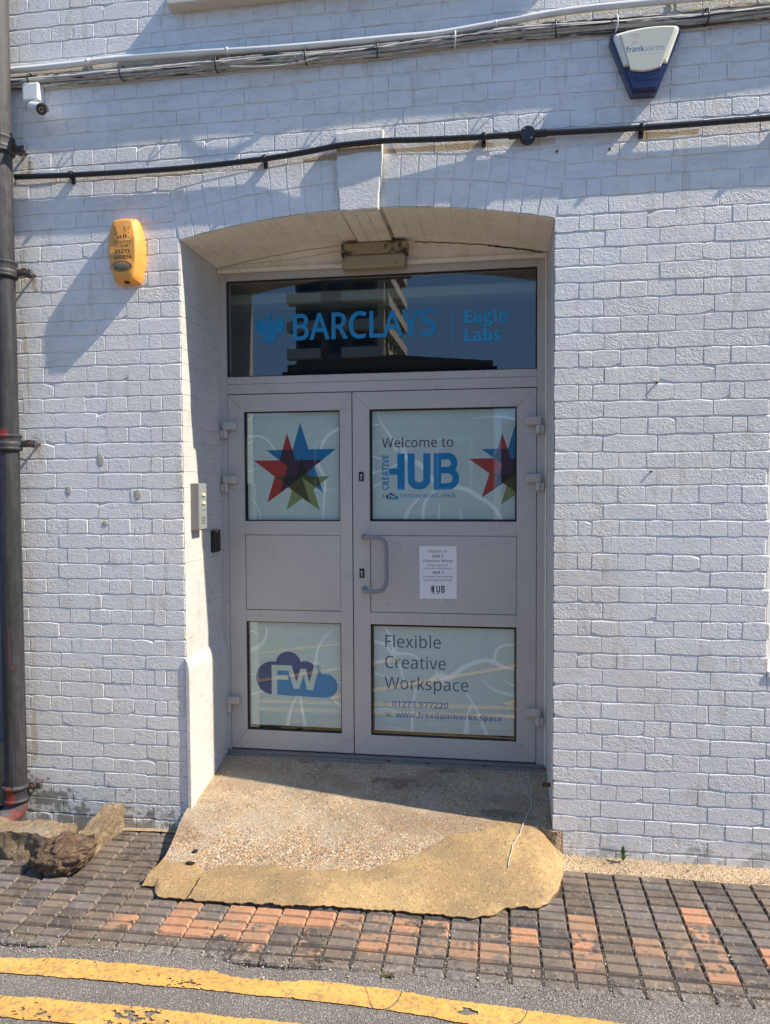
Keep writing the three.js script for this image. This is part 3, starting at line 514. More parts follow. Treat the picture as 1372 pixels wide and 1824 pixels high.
{
  const ramp = thing('concrete_ramp', 'sloping pebbled concrete doorstep with a yellow cement front on the pavement', 'ramp');
  const topY = (x, z) => 0.098 - 0.205 * (z + 0.5) + 0.004 * sn(x * 4, z * 4, 291) + 0.0015 * sn(x * 25, z * 25, 293);
  const seam = (x) => { const p = [[-1.9, 0.35], [-1.70, 0.375], [-1.62, 0.36], [-1.53, 0.415], [-1.40, 0.352], [-1.13, 0.355], [-0.94, 0.345], [-0.84, 0.335], [-0.74, 0.30], [-0.66, 0.25], [-0.58, 0.19], [-0.47, 0.085], [-0.40, 0.05], [-0.32, 0.03], [-0.25, -0.02], [-0.18, -0.045], [-0.06, -0.05], [0.0, -0.02], [0.2, 0.0]]; for (let i = 0; i + 1 < p.length; i++) if (x <= p[i + 1][0]) return lerp(p[i][1], p[i + 1][1], clamp((x - p[i][0]) / (p[i + 1][0] - p[i][0]))) + 0.012 * sn(x * 22, 1, 295) + 0.006 * sn(x * 60, 1, 296); return 0; };
  const strip = (zin, zout, nz, y, edgeRound) => {
    const nx = 170, pos = [], uv = [], idx = [];
    for (let j = 0; j <= nz; j++) for (let i = 0; i <= nx; i++) {
      const t = j / nz, x0 = lerp(-1.764, 0.046, i / nx), z = lerp(zin(x0), zout(x0), t), left = z > 0 ? -1.765 + 0.04 * sstep(0, 0.36, z) - 0.03 * sstep(0.36, 0.52, z) : XL + 0.008, right = z > -0.02 ? 0.046 - 0.012 * sstep(0.1, 0.3, z) : XR - 0.004, x = lerp(left, right, i / nx);
      pos.push(x, y(x, z, t, i / nx), z); uv.push(x, z);
    }
    for (let j = 0; j < nz; j++) for (let i = 0; i < nx; i++) { const a = j * (nx + 1) + i, b = a + nx + 1; idx.push(a, b, a + 1, a + 1, b, b + 1); }
    // skirt down to the pavement all round
    const rim = []; for (let i = 0; i <= nx; i++) rim.push(nz * (nx + 1) + i); for (let j = nz - 1; j >= 0; j--) rim.push(j * (nx + 1) + nx); const n0 = pos.length / 3;
    const lft = []; for (let j = 0; j <= nz; j++) lft.push(j * (nx + 1)); const all = [...lft, ...rim];
    all.forEach((k) => { const x = pos[3 * k], z = pos[3 * k + 2]; pos.push(x, Math.min(pave(x, z) - 0.02, pos[3 * k + 1] - 0.012), z - (z > 0.2 ? 0.03 : 0)); uv.push(x, z + 0.05); });
    for (let i = 0; i + 1 < all.length; i++) idx.push(all[i], n0 + i, all[i + 1], all[i + 1], n0 + i, n0 + i + 1);
    const g = new THREE.BufferGeometry(); g.setAttribute('position', new THREE.Float32BufferAttribute(pos, 3)); g.setAttribute('uv', new THREE.Float32BufferAttribute(uv, 2)); g.setIndex(idx); g.computeVertexNormals(); return toCreasedNormals(g, 0.7);
  };
  const front = (x) => rampZ(x) + 0.007 * sn(x * 24, 2, 297) + 0.006 * sn(x * 70, 2, 298);
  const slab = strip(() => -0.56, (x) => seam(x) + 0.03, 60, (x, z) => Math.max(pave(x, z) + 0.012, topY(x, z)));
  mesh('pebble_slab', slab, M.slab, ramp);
  const ap = strip((x) => seam(x), front, 26, (x, z, t, u) => {
    const f = rampZ(x), lipF = sstep(0, 0.05, f - z), lipR = sstep(0.046, -0.10, x), base = pave(x, z) + 0.016;
    let y = Math.max(base, topY(x, z) + 0.004 * sstep(0, 0.08, t)); y = lerp(base - 0.003, y, lipF); return lerp(pave(x, z) + 0.006, y, Math.pow(lipR, 0.6));
  });
  mesh('cement_apron', ap, M.cement, ramp).userData.label = 'yellowish cement apron at the front of the step';
  // two holes broken into the seam, a crack, and a paint dribble
  const onTop = (x, z) => (z < seam(x) ? Math.max(pave(x, z) + 0.012, topY(x, z)) : Math.max(pave(x, z) + 0.026, topY(x, z) + 0.007));
  const crack = tube(Array.from({ length: 9 }, (_, i) => { const z = lerp(0.46, 0.585, i / 8), x = -1.512 + rr(-0.004, 0.004); return [x, onTop(x, z) - 0.0005, z]; }), 0.0022, 30, 5); mesh('crack', crack, M.rubber, ramp);
  for (const [x, z, a, b] of [[-1.60, 0.30, 0.014, 0.016], [-1.585, 0.385, 0.024, 0.010]]) { const g = new THREE.SphereGeometry(1, 10, 6).scale(a, 0.003, b); const p = g.attributes.position; for (let i = 0; i < p.count; i++) p.setX(i, p.getX(i) * (1 + 0.4 * sn(p.getZ(i) * 300, 1, 3))); mesh('hole', g.translate(x, onTop(x, z) + 0.0025, z), M.rubber, ramp); }
  const drib = mat([0.45, 0.44, 0.42], 0.8), dr = (pts, r) => tube(pts.map(([x, z]) => [x, onTop(x, z) + 0.0015, z]), r, 60, 6);
  const path = (a) => { const o = []; for (let i = 0; i + 1 < a.length; i++) for (let k = 0; k < 5; k++) o.push([lerp(a[i][0], a[i + 1][0], k / 5) + rr(-0.002, 0.002), lerp(a[i][1], a[i + 1][1], k / 5)]); o.push(a[a.length - 1]); return o; };
  mesh('paint_dribble', merge([dr(path([[-0.10, -0.47], [-0.085, -0.30], [-0.09, -0.16], [-0.125, -0.06], [-0.15, 0.05], [-0.185, 0.13], [-0.205, 0.26]]), 0.0024), dr(path([[-0.145, -0.47], [-0.125, -0.33], [-0.095, -0.22]]), 0.002), dr(path([[-0.118, -0.47], [-0.125, -0.38], [-0.127, -0.33]]), 0.0018)]), drib, ramp);
}
{ // narrow concrete fillets between pavers and wall
  const g1 = sheet(0.02, 4, -0.01, 0.122, 60, 4, (x, z) => pave(x, z) + 0.004 + 0.004 * sn(x * 12, z * 12, 301) - 0.012 * sstep(0.11, 0.122, z + 0.008 * sn(x * 9, 0, 303)));
  struct(mesh('concrete_edging', g1, M.agg));
  struct(mesh('concrete_edging', sheet(-2.12, -1.72, -0.01, 0.03, 20, 3, (x, z) => pave(x, z) + 0.006 + 0.004 * sn(x * 12, z * 12, 305)), M.agg));
}
function rough(g, amp, fr, s) { g = g.index ? g : g; const p = g.attributes.position; for (let i = 0; i < p.count; i++) { const x = p.getX(i), y = p.getY(i), z = p.getZ(i); p.setXYZ(i, x + amp * sn(y * fr + z * fr * 0.7, x * fr, s) + amp * 0.4 * sn(y * fr * 3, z * fr * 3 + x * 9, s + 5), y + amp * sn(x * fr, z * fr, s + 1) + amp * 0.4 * sn(x * fr * 3, z * fr * 3, s + 6), z + amp * sn(x * fr + y * fr * 0.6, y * fr, s + 2) + amp * 0.4 * sn(x * fr * 3, y * fr * 3, s + 7)); } g.computeVertexNormals(); return g; }
{ // broken kerb round the foot of the drainpipe, and the lump in front of it
  const km = mat([0.42, 0.37, 0.29], 0.92, { map: per(aggMap, 0.9), bumpMap: per(gritBump, 0.25), bumpScale: 0.006 });
  km.color = lin(0.60, 0.57, 0.52);
  const a = rough(new THREE.BoxGeometry(0.62, 0.15, 0.15, 60, 16, 16).translate(-2.555, -0.098, 0.27), 0.011, 14, 311);
  tag(mesh('kerb_stone', triUV(a), km), 'weathered concrete kerb stone lying along the wall below the drainpipe outlet', 'kerb');
  const bG = new THREE.BoxGeometry(0.085, 0.185, 0.25, 12, 24, 30); { const p = bG.attributes.position; for (let i = 0; i < p.count; i++) { const z = p.getZ(i); if (p.getY(i) > 0) p.setY(i, p.getY(i) * (1 - 0.45 * sstep(-0.08, 0.13, z))); p.setX(i, p.getX(i) - 0.25 * z * 0.3); } }
  const b = rough(bG.translate(-2.15, -0.094, 0.126), 0.011, 17, 313);
  tag(mesh('kerb_stone', triUV(b), km), 'tilted broken kerb piece standing against the white wall behind the brown lump', 'kerb');
  const lump = mergeVertices(new THREE.IcosahedronGeometry(1, 24)); { const p = lump.attributes.position; for (let i = 0; i < p.count; i++) { const x = p.getX(i), y = p.getY(i), z = p.getZ(i), n = fbm3(x * 1.5, y * 1.5, z * 1.5, 3, 321), m = fbm3(x * 5, y * 5, z * 5, 4, 323); const k = 0.55 + 0.8 * n + 0.55 * (m - 0.3); p.setXYZ(i, x * k * 0.135 + 0.03 * y * k, y * k * 0.082, z * k * 0.09); } lump.deleteAttribute('normal'); lump.computeVertexNormals(); }
  const lm = dataTex(512, 512, (u, v) => { const n = fbm(u * 14, v * 14, 4, 325, 14), f = fbm(u * 70, v * 70, 2, 327, 70); const t = 0.55 + 0.6 * (n - 0.5) + 0.3 * (f - 0.5); return [0.72 * t + 0.09, 0.60 * t + 0.065, 0.48 * t + 0.05]; }, true);
  lump.rotateZ(0.1); lump.translate(-2.185, pave(-2.18, 0.35) + 0.066, 0.395);
  tag(mesh('mortar_lump', triUV(lump), mat([0.95, 0.95, 0.95], 0.95, { map: per(lm, 0.3), bumpMap: per(gritBump, 0.16), bumpScale: 0.010 })), 'rough brown lump of old mortar dumped against the kerb stone', 'rubble');
}

{ // loose grit and chippings swept up along the road edge and in the joints
  const grit = [], base = [0, 1, 2].map((k) => { const g = new THREE.IcosahedronGeometry(1, 0), p = g.attributes.position; for (let i = 0; i < p.count; i++) { const q = 1 + 0.35 * sn(p.getX(i) * 3 + k * 7, p.getY(i) * 3 + p.getZ(i) * 2, 461); p.setXYZ(i, p.getX(i) * q, p.getY(i) * q * 0.6, p.getZ(i) * q); } g.computeVertexNormals(); return g; });
  const n = 5200, o = new THREE.InstancedMesh(base[0], mat([1, 1, 1], 0.9), n); o.name = 'gravel'; const m4 = new THREE.Matrix4(), e = new THREE.Euler(), tone = [[0.42, 0.38, 0.32], [0.30, 0.27, 0.24], [0.5, 0.42, 0.30], [0.16, 0.15, 0.14], [0.55, 0.52, 0.47]];
  for (let i = 0; i < n; i++) {
    let x = rr(-2.7, 1.3), z = 0.90 + 0.04 * sn(x * 2.1, 0, 243) + (rnd() + rnd() + rnd() - 1.5) * 0.075, y = pave(x, z) - 0.003; const r = rnd();
    if (r < 0.22) { z = rr(0.6, 0.9); x = 0.133 + 0.1125 * Math.round((x - 0.133) / 0.1125) + rr(-0.003, 0.004); y = pave(x, z) - 0.006; }
    else if (r < 0.34) { x = rr(0.03, 1.3); z = rr(0.0, 0.13) * rnd(); y = pave(x, z) + 0.004; }
    else if (r < 0.42) { x = rr(-1.75, -0.02); z = -0.45 + rr(0, 0.02) + 0.06 * rnd() * rnd(); y = 0.09 - 0.205 * (z + 0.45) - 0.001; }
    else if (r < 0.50) { x = rr(-2.7, 1.3); z = rr(0.45, 0.9); if (x < 0.03 && z < rampZ(x) + 0.02) { z = rampZ(x) + 0.02 + rr(0, 0.03); y = pave(x, z) - 0.006; } else y = pave(x, z) + 0.0005; }
    const s = rr(0.0011, 0.0026) * (rnd() < 0.06 ? 1.9 : 1); e.set(rr(0, 6), rr(0, 6), rr(0, 6)); m4.makeRotationFromEuler(e).scale(new THREE.Vector3(s, s, s)).setPosition(x, y + s * 0.5, z); o.setMatrixAt(i, m4); const c = tone[Math.floor(rnd() * 5)], q = rr(0.7, 1.1); o.setColorAt(i, lin(c[0] * q, c[1] * q, c[2] * q));
  }
  o.castShadow = o.receiveShadow = true; o.userData = { kind: 'stuff', label: 'loose grit and chippings along the road edge and wall foot', category: 'gravel' }; scene.add(o);
}
// ---------------------------------------------------------------- door frame, transom light, two door leaves
const font = { bold: await new FontLoader().loadAsync('fonts/droid/droid_sans_bold.typeface.json'), reg: await new FontLoader().loadAsync('fonts/droid/droid_sans_regular.typeface.json') };
const Z0 = -0.5;
const bar = (pts, z0, z1, b = 0.0012) => { // a mitred bar: outline in the door plane, extruded with a fine rounded arris
  const s = new THREE.Shape(); pts.forEach(([x, y], i) => (i ? s.lineTo(x, y) : s.moveTo(x, y))); s.closePath();
  return triUV(new THREE.ExtrudeGeometry(s, { depth: z1 - z0 - 2 * b, bevelEnabled: true, bevelThickness: b, bevelSize: b, bevelOffset: -b, bevelSegments: 1 }).translate(0, 0, z0 + b));
};
const quad = (x0, x1, y0, y1) => [[x0, y0], [x1, y0], [x1, y1], [x0, y1]];
const ringBars = (o, i, g = 0.0004) => [ // bottom, right, top, left trapezoids between outer and inner rectangle
  [[o[0] + g, o[2]], [o[1] - g, o[2]], [i[1] - g, i[2]], [i[0] + g, i[2]]], [[o[1], o[2] + g], [o[1], o[3] - g], [i[1], i[3] - g], [i[1], i[2] + g]],
  [[o[1] - g, o[3]], [o[0] + g, o[3]], [i[0] + g, i[3]], [i[1] - g, i[3]]], [[o[0], o[3] - g], [o[0], o[2] + g], [i[0], i[2] + g], [i[0], i[3] - g]]];
{
  const fr = thing('door_frame', 'grey metal door frame with a dark glass fanlight lettered in blue', 'door frame');
  mesh('jamb', bar(quad(-1.80, -1.7225, 0.088, 2.741), -0.575, Z0 + 0.001), M.metal, fr);
  mesh('jamb', bar(quad(-0.0515, 0.035, 0.088, 2.741), -0.575, Z0 + 0.001), M.metal, fr);
  mesh('head', bar(quad(-1.7215, -0.0525, 2.697, 2.741), -0.575, Z0 + 0.001), M.metal, fr);
  mesh('transom_bar', bar(quad(-1.7215, -0.0525, 2.083, 2.135), -0.575, Z0 + 0.001), M.metal, fr);
  mesh('transom_bar', bar(quad(-1.7215, -0.0525, 2.1365, 2.176), -0.575, Z0 - 0.001), M.metal, fr);
  mesh('threshold', triUV(merge([rb(-1.76, -0.012, 0.070, 0.098, -0.56, -0.452, 0.003), rb(-1.76, -0.012, 0.098, 0.112, -0.56, -0.478, 0.002)])), mat([0.20, 0.19, 0.175], 0.6, { bumpMap: per(gritBump, 0.2), bumpScale: 0.0015 }), fr);
  for (const x of [-0.83, -0.62, -0.32]) mesh('screw', new THREE.SphereGeometry(0.009, 10, 6).scale(1, 0.5, 1).translate(x, 0.0985, -0.464), M.black, fr);
  mesh('sealant', triUV(merge([rb(-0.0115, -0.0025, 0.1, 2.74, -0.4995, -0.487, 0.003)])), M.soffit, fr);
  const gi = [-1.716, -0.058, 2.181, 2.692];
  for (const q of ringBars([-1.7215, -0.0525, 2.176, 2.697], gi)) mesh('gasket', bar(q, -0.53, -0.512), M.rubber, fr);
  const pane = mesh('fanlight_pane', bb(gi[0], gi[1], gi[2], gi[3], -0.532, -0.528), M.glassDouble, fr);
  const blue = mat([0.004, 0.25, 0.52], 0.5), blue2 = mat([0.006, 0.34, 0.66], 0.5);
  const word = (t, x0, x1, y0, capH, f, m, sq = 1) => { const g = new TextGeometry(t, { font: f, size: 0.1, depth: 0.0003, curveSegments: 6, bevelEnabled: f === font.reg, bevelThickness: 0.00015, bevelSize: 0.0026, bevelSegments: 1 }); g.computeBoundingBox(); const b = g.boundingBox; const cb = new TextGeometry('H', { font: f, size: 0.1, depth: 0.001 }); cb.computeBoundingBox(); g.translate(-b.min.x, 0, 0); g.scale((x1 - x0) / (b.max.x - b.min.x), capH / cb.boundingBox.max.y, 1); g.translate(x0, y0, -0.5268); return g; };
  // large word: letters with a slight flare, set in one line
  mesh('lettering', word('BARCLAYS', -1.352, -0.577, 2.372, 0.135, font.reg, blue), blue, pane);
  mesh('lettering', word('Eagle', -0.424, -0.203, 2.428, 0.066, font.bold, blue2), blue2, pane);
  mesh('lettering', word('Labs', -0.424, -0.238, 2.330, 0.066, font.bold, blue2), blue2, pane);
  mesh('lettering_rule', bb(-0.493, -0.489, 2.338, 2.505, -0.5268, -0.5262), blue2, pane);
  { // spread eagle emblem
    const s = new THREE.Shape(), P = (x, y) => [(x - 367) / 218 * 0.158 - 1.483, (718 - y) / 245 * 0.155 + 2.437];
    const pts = [[345, 600], [362, 592], [380, 598], [383, 625], [374, 652], [388, 660], [405, 650], [420, 632], [440, 622], [462, 630], [476, 655], [478, 700], [470, 735], [452, 760], [430, 768], [412, 762], [405, 770], [412, 795], [420, 815], [404, 826], [390, 822], [382, 836], [367, 846], [352, 838], [344, 826], [330, 828], [312, 818], [322, 795], [330, 772], [322, 764], [300, 768], [280, 758], [264, 732], [257, 700], [260, 660], [272, 632], [290, 624], [308, 640], [318, 656], [338, 662], [350, 650], [346, 632], [330, 622], [334, 610]];
    pts.forEach(([x, y], i) => (i ? s.lineTo(...P(x, y)) : s.moveTo(...P(x, y)))); s.closePath();
    mesh('emblem', new THREE.ExtrudeGeometry(s, { depth: 0.0006, bevelEnabled: false }).translate(0, 0, -0.5268), blue, pane);
  }
  // pale bulkhead and ceiling strip inside, seen through the fanlight
  struct(mesh('ceiling_bulkhead', merge([bb(-2.55, 0.88, 2.688, 2.740, -1.05, -0.98), bb(-2.55, 0.88, 2.740, 2.752, -1.4, -1.0)]), mat([0.75, 0.78, 0.76], 0.8)));
}
// ---- printed window film
const film = { base: '#d5dfda', vine: '#ffffff', navy: '#113e7c', blue: '#0089c4', sky: '#1787c4' };
function vine(c, pts, w0, w1) {
  const cv = new THREE.CatmullRomCurve3(pts.map(([x, y]) => new THREE.Vector3(x, y, 0))), n = 40, L = [], R = [];
  for (let i = 0; i <= n; i++) { const t = i / n, p = cv.getPoint(t), d = cv.getTangent(t), w = lerp(w0, w1, t) / 2; L.push([p.x - d.y * w, p.y + d.x * w]); R.push([p.x + d.y * w, p.y - d.x * w]); }
  c.beginPath(); [...L, ...R.reverse()].forEach(([x, y], i) => (i ? c.lineTo(x, y) : c.moveTo(x, y))); c.closePath(); c.fill();
}
function fit(c, text, x, base, width, cap, weight = 'normal') { c.save(); c.font = weight + ' 100px sans-serif'; const m = c.measureText(text); c.translate(x, base); c.scale(width / m.width, cap / 71.5); c.fillText(text, 0, 0); c.restore(); }
const starPath = (c, p, f) => { c.beginPath(); p.forEach(([x, y], i) => { const q = f(x, y); i ? c.lineTo(...q) : c.moveTo(...q); }); c.closePath(); };
const RED = [[575, 368], [686, 718], [1030, 718], [765, 930], [868, 1275], [585, 1070], [305, 1270], [407, 930], [132, 718], [475, 718]];
const BLU = [[748, 232], [857, 580], [1210, 578], [932, 800], [1043, 1142], [758, 935], [475, 1140], [578, 800], [300, 585], [650, 583]];
const OLI = [[768, 670], [850, 932], [1130, 930], [916, 1100], [1000, 1375], [770, 1215], [555, 1370], [636, 1100], [420, 930], [688, 932]];
function stars(c, f) {
  const fillIn = (list, col) => { c.save(); list.forEach((p, i) => { starPath(c, p, f); if (i + 1 < list.length) c.clip(); }); c.fillStyle = col; c.fill(); c.restore(); };
  fillIn([BLU], '#0079ae'); fillIn([RED], '#b8352f'); fillIn([OLI], '#8b9a62');
  fillIn([RED, BLU], '#3f1638'); fillIn([RED, OLI], '#4b4a12'); fillIn([BLU, OLI], '#4a4d17'); fillIn([RED, BLU, OLI], '#080608');
}
function cloud(c, f, s) { // f maps logo coordinates, s scales radii
  const circ = (x, y, r) => { const q = f(x, y); c.beginPath(); c.ellipse(q[0], q[1], r * s[0], r * s[1], 0, 0, 7); c.fill(); }, poly = (p) => { c.beginPath(); p.forEach(([x, y], i) => { const q = f(x, y); i ? c.lineTo(...q) : c.moveTo(...q); }); c.closePath(); c.fill(); };
  c.fillStyle = film.navy; circ(362, 845, 215); circ(575, 665, 168); circ(800, 765, 150); poly([[350, 640], [850, 660], [900, 980], [350, 1060]]);
  c.fillStyle = film.blue; circ(1060, 925, 155); poly([[425, 743], [590, 743], [650, 960], [690, 960], [790, 790], [860, 970], [900, 970], [975, 710], [1060, 850], [1060, 1080], [425, 1062]]);
  c.fillStyle = film.base; poly([[353, 675], [618, 675], [680, 885], [735, 712], [805, 710], [850, 885], [915, 655], [978, 655], [898, 985], [820, 985], [775, 800], [715, 975], [640, 975], [575, 743], [425, 743], [425, 805], [560, 805], [576, 866], [425, 866], [425, 1066], [353, 1066]]);
}
const PPM = 1150;
const filmTex = (w, h, draw) => canvasTex(Math.round(w * PPM), Math.round(h * PPM), (c, W, H) => {
  c.fillStyle = film.base; c.fillRect(0, 0, W, H);
  for (let i = 0; i < 900; i++) { c.fillStyle = `rgba(${rnd() < 0.5 ? '255,255,255' : '150,170,170'},${0.02 + 0.03 * rnd()})`; c.fillRect(rnd() * W, rnd() * H, rr(2, 60), rr(2, 40)); }
  draw(c, W, H);
});
const OPEN = { a: [-1.625, -1.091, 1.387, 1.985], b: [-0.929, -0.154, 1.387, 1.985], c: [-1.632, -1.094, 0.224, 0.832], d: [-0.931, -0.154, 0.222, 0.826] };
const size = (o) => [o[1] - o[0], o[3] - o[2]];
const tx = {
  a: filmTex(...size(OPEN.a), (c, W, H) => { const f = (x, y) => [((x - 28) / 1250) * W, ((y - 86) / 1424) * H]; c.save(); c.scale(W / 1250, H / 1424); c.translate(-28, -86); c.fillStyle = film.vine;
    vine(c, [[60, 400], [260, 415], [400, 560], [480, 660]], 34, 18); vine(c, [[1290, 300], [1130, 390], [1040, 500], [1015, 620]], 50, 22); vine(c, [[950, 740], [1020, 860], [1068, 1000], [1055, 1200], [1035, 1510]], 46, 18); vine(c, [[60, 865], [220, 805]], 22, 5); vine(c, [[70, 1200], [150, 1280], [200, 1400], [222, 1510]], 8, 18); vine(c, [[1160, 430], [1280, 436]], 4, 16); vine(c, [[60, 190], [110, 150], [130, 100]], 26, 5); vine(c, [[60, 490], [130, 455]], 24, 6);
    c.restore(); stars(c, f); }),
  b: filmTex(...size(OPEN.b), (c, W, H) => { const f = (x, y) => [((x - 42) / 1295) * W, ((y - 58) / 1000) * H]; c.save(); c.scale(W / 1295, H / 1000); c.translate(-42, -58); c.fillStyle = film.vine;
    vine(c, [[105, 70], [150, 190], [240, 320], [278, 430]], 8, 34); vine(c, [[40, 195], [140, 186]], 16, 8); vine(c, [[335, 400], [345, 470], [420, 520], [500, 560], [600, 680], [700, 740], [850, 760], [1040, 860], [1150, 950], [1215, 1070]], 46, 38); vine(c, [[200, 592], [320, 525]], 8, 26); vine(c, [[70, 745], [150, 705]], 20, 5); vine(c, [[480, 850], [390, 950], [345, 1070]], 14, 40); vine(c, [[620, 780], [530, 900], [508, 1070]], 20, 34); vine(c, [[660, 900], [656, 1070]], 3, 32); vine(c, [[845, 940], [856, 1070]], 3, 28); vine(c, [[950, 150], [1200, 140], [1345, 175]], 4, 26); vine(c, [[40, 465], [140, 500]], 26, 10); vine(c, [[40, 630], [140, 600]], 26, 8);
    c.fillStyle = '#5b2440'; fit(c, 'Welcome to', 145, 396, 645, 84); c.fillStyle = film.blue;
    c.fillRect(285, 452, 66, 326); c.fillRect(212, 585, 80, 56); // the letter whose left stem is the upright word
    c.save(); c.translate(207, 782); c.rotate(-Math.PI / 2); fit(c, 'CREATIVE', 0, 0, 322, 62, 'bold'); c.restore();
    c.lineWidth = 64; c.strokeStyle = film.blue; c.beginPath(); c.moveTo(410, 452); c.lineTo(410, 680); c.bezierCurveTo(410, 765, 550, 765, 550, 680); c.lineTo(550, 452); c.stroke();
    c.fillRect(612, 452, 66, 326); c.lineWidth = 58; c.beginPath(); c.moveTo(640, 481); c.lineTo(735, 481); c.bezierCurveTo(812, 481, 812, 604, 735, 604); c.lineTo(640, 604); c.moveTo(735, 604); c.bezierCurveTo(830, 606, 830, 749, 735, 749); c.lineTo(640, 749); c.stroke();
    c.fillStyle = film.navy; fit(c, 'A', 145, 850, 26, 32); fit(c, 'SPACE', 672, 846, 132, 32); c.fillStyle = film.sky; fit(c, 'FREEDOM WORKS', 305, 848, 352, 32);
    cloud(c, (x, y) => [181 + ((x - 147) / 1065) * 112, 805 + ((y - 497) / 585) * 58], [112 / 1065, 58 / 585]);
    c.restore(); stars(c, (x, y) => f(1213 + (x - 575) * 0.662, 285 + (y - 368) * 0.625)); }),
  c: filmTex(...size(OPEN.c), (c, W, H) => { c.save(); c.scale(W / 1236, H / 1410); c.translate(-48, -100); c.fillStyle = film.vine;
    vine(c, [[280, 160], [296, 260], [230, 400], [40, 520]], 6, 60); vine(c, [[40, 240], [120, 246], [195, 295]], 30, 4); vine(c, [[1165, 185], [1020, 340], [955, 480], [935, 660]], 6, 46); vine(c, [[40, 820], [170, 800]], 16, 8); vine(c, [[40, 1085], [250, 1020], [400, 970]], 24, 10); vine(c, [[700, 1040], [610, 1230], [550, 1480]], 16, 56); vine(c, [[715, 980], [745, 1200], [795, 1480]], 26, 50); vine(c, [[1140, 1060], [1200, 1140], [1290, 1190]], 6, 40); vine(c, [[1190, 870], [1300, 872]], 6, 34); vine(c, [[900, 640], [1000, 640]], 60, 8);
    cloud(c, (x, y) => [x, y], [1, 1]); c.globalAlpha = 0.35; c.fillStyle = film.sky; vine(c, [[960, 660], [1040, 900], [1150, 1060]], 50, 10); vine(c, [[790, 800], [720, 1000]], 14, 30); c.restore(); }),
  d: filmTex(...size(OPEN.d), (c, W, H) => { c.save(); c.scale(W / 1288, H / 986); c.translate(-48, -52); c.fillStyle = film.vine;
    vine(c, [[155, 60], [210, 140], [262, 310]], 6, 44); vine(c, [[40, 395], [170, 370], [262, 325]], 20, 34); vine(c, [[262, 312], [400, 312], [505, 365]], 30, 8); vine(c, [[40, 200], [160, 230], [240, 320]], 28, 24); vine(c, [[300, 400], [345, 560]], 20, 14); vine(c, [[40, 480], [200, 530]], 26, 8); vine(c, [[445, 620], [420, 800], [408, 1060]], 18, 28); vine(c, [[560, 560], [650, 490], [760, 520]], 30, 54); vine(c, [[615, 440], [680, 520], [720, 560]], 8, 60); vine(c, [[740, 520], [900, 400], [1050, 345], [1140, 345], [1160, 260], [1230, 212], [1350, 200]], 44, 12); vine(c, [[1120, 350], [1230, 400], [1350, 425]], 44, 14); vine(c, [[900, 650], [1000, 800], [1050, 930], [1110, 1060]], 18, 40); vine(c, [[945, 735], [905, 870], [898, 1060]], 8, 60); vine(c, [[1030, 515], [1150, 605], [1350, 650]], 4, 36); vine(c, [[1225, 515], [1350, 575]], 4, 30); vine(c, [[1150, 818], [1350, 835]], 4, 22); vine(c, [[40, 820], [200, 812], [330, 850]], 22, 4); vine(c, [[820, 985], [828, 1060]], 3, 30);
    c.fillStyle = '#0d3a6c'; fit(c, 'Flexible', 157, 254, 523, 108); fit(c, 'Creative', 160, 440, 565, 108); fit(c, 'Workspace', 163, 626, 762, 108);
    fit(c, 't:', 160, 786, 40, 50); fit(c, 'w:', 163, 878, 75, 50); c.fillStyle = '#0a72bb'; fit(c, '01273 977220', 227, 786, 515, 52, 'bold'); fit(c, 'www.freedomworks.space', 265, 878, 950, 52, 'bold'); c.restore(); }),
};
function leaf(name, label, xs, sides, ops, hingeX, right) {
  const d = thing(name, label, 'door'), zb = -0.565, o = [xs[0], xs[1], 0.120, 2.0785], i = [sides[0], sides[1], 0.224, 1.985];
  const names = ['rail', 'stile', 'rail', 'stile'];
  ringBars(o, i).forEach((q, k) => mesh(names[k], bar(q, zb, Z0), M.metal, d));
  mesh('rail', bar(quad(i[0], i[1], 1.312, 1.3865), zb, Z0 - 0.0008), M.metal, d);
  mesh('rail', bar(quad(i[0], i[1], 0.8315, 0.8955), zb, Z0 - 0.0008), M.metal, d);
  mesh('infill_panel', bar(quad(i[0] + 0.0015, i[1] - 0.0015, 0.8975, 1.310), zb + 0.01, Z0 - 0.0045, 0.002), M.metal, d);
  mesh('panel_back', bar(quad(i[0], i[1], 0.86, 1.35), zb + 0.002, zb + 0.009), M.rubber, d);
  for (const [op, t, mg] of ops) {
    const g = [i[0], i[1], op[2], op[3]], inn = [g[0] + 0.005, g[1] - 0.005, g[2] + 0.005, g[3] - 0.005];
    const pane = mesh('glass_pane', bb(inn[0], inn[1], inn[2], inn[3], -0.522, -0.518), M.glass, d);
    ringBars(g, inn).forEach((q) => mesh('gasket', bar(q, -0.545, -0.508, 0.0008), M.rubber, pane));
    const f = [g[0] + mg[0], g[1] - mg[1], g[2] + mg[2], g[3] - mg[3]], pg = bb(f[0], f[1], f[2], f[3], -0.5335, -0.532);
    metreUV(pg, (x, y) => [(x - g[0]) / (g[1] - g[0]), (y - g[2]) / (g[3] - g[2])]);
    mesh('printed_film', pg, mat([0.92, 0.92, 0.92], 0.55, { map: t }), pane);
    mesh('dark_gap_sheet', bb(g[0], g[1], g[2], g[3], -0.563, -0.559), M.rubber, pane);  // black sheet: paints the shade of the gap round the film
  }
  for (const y of [1.888, 1.594, 0.372]) { // two-knuckle surface hinges
    const s = right ? -1 : 1, h = mesh('hinge', triUV(rbox(0.078, 0.042, 0.034, 0.006, hingeX + s * 0.010, y + 0.020, -0.4835)), M.metal, d);
    mesh('hinge_knuckle', triUV(merge([cyl(0.014, 0.014, 0.043, 16).translate(hingeX - s * 0.016, y - 0.0235, -0.482), rbox(0.036, 0.043, 0.026, 0.005, hingeX - s * 0.027, y - 0.0235, -0.487)])), M.metal, h);
  }
  return d;
}
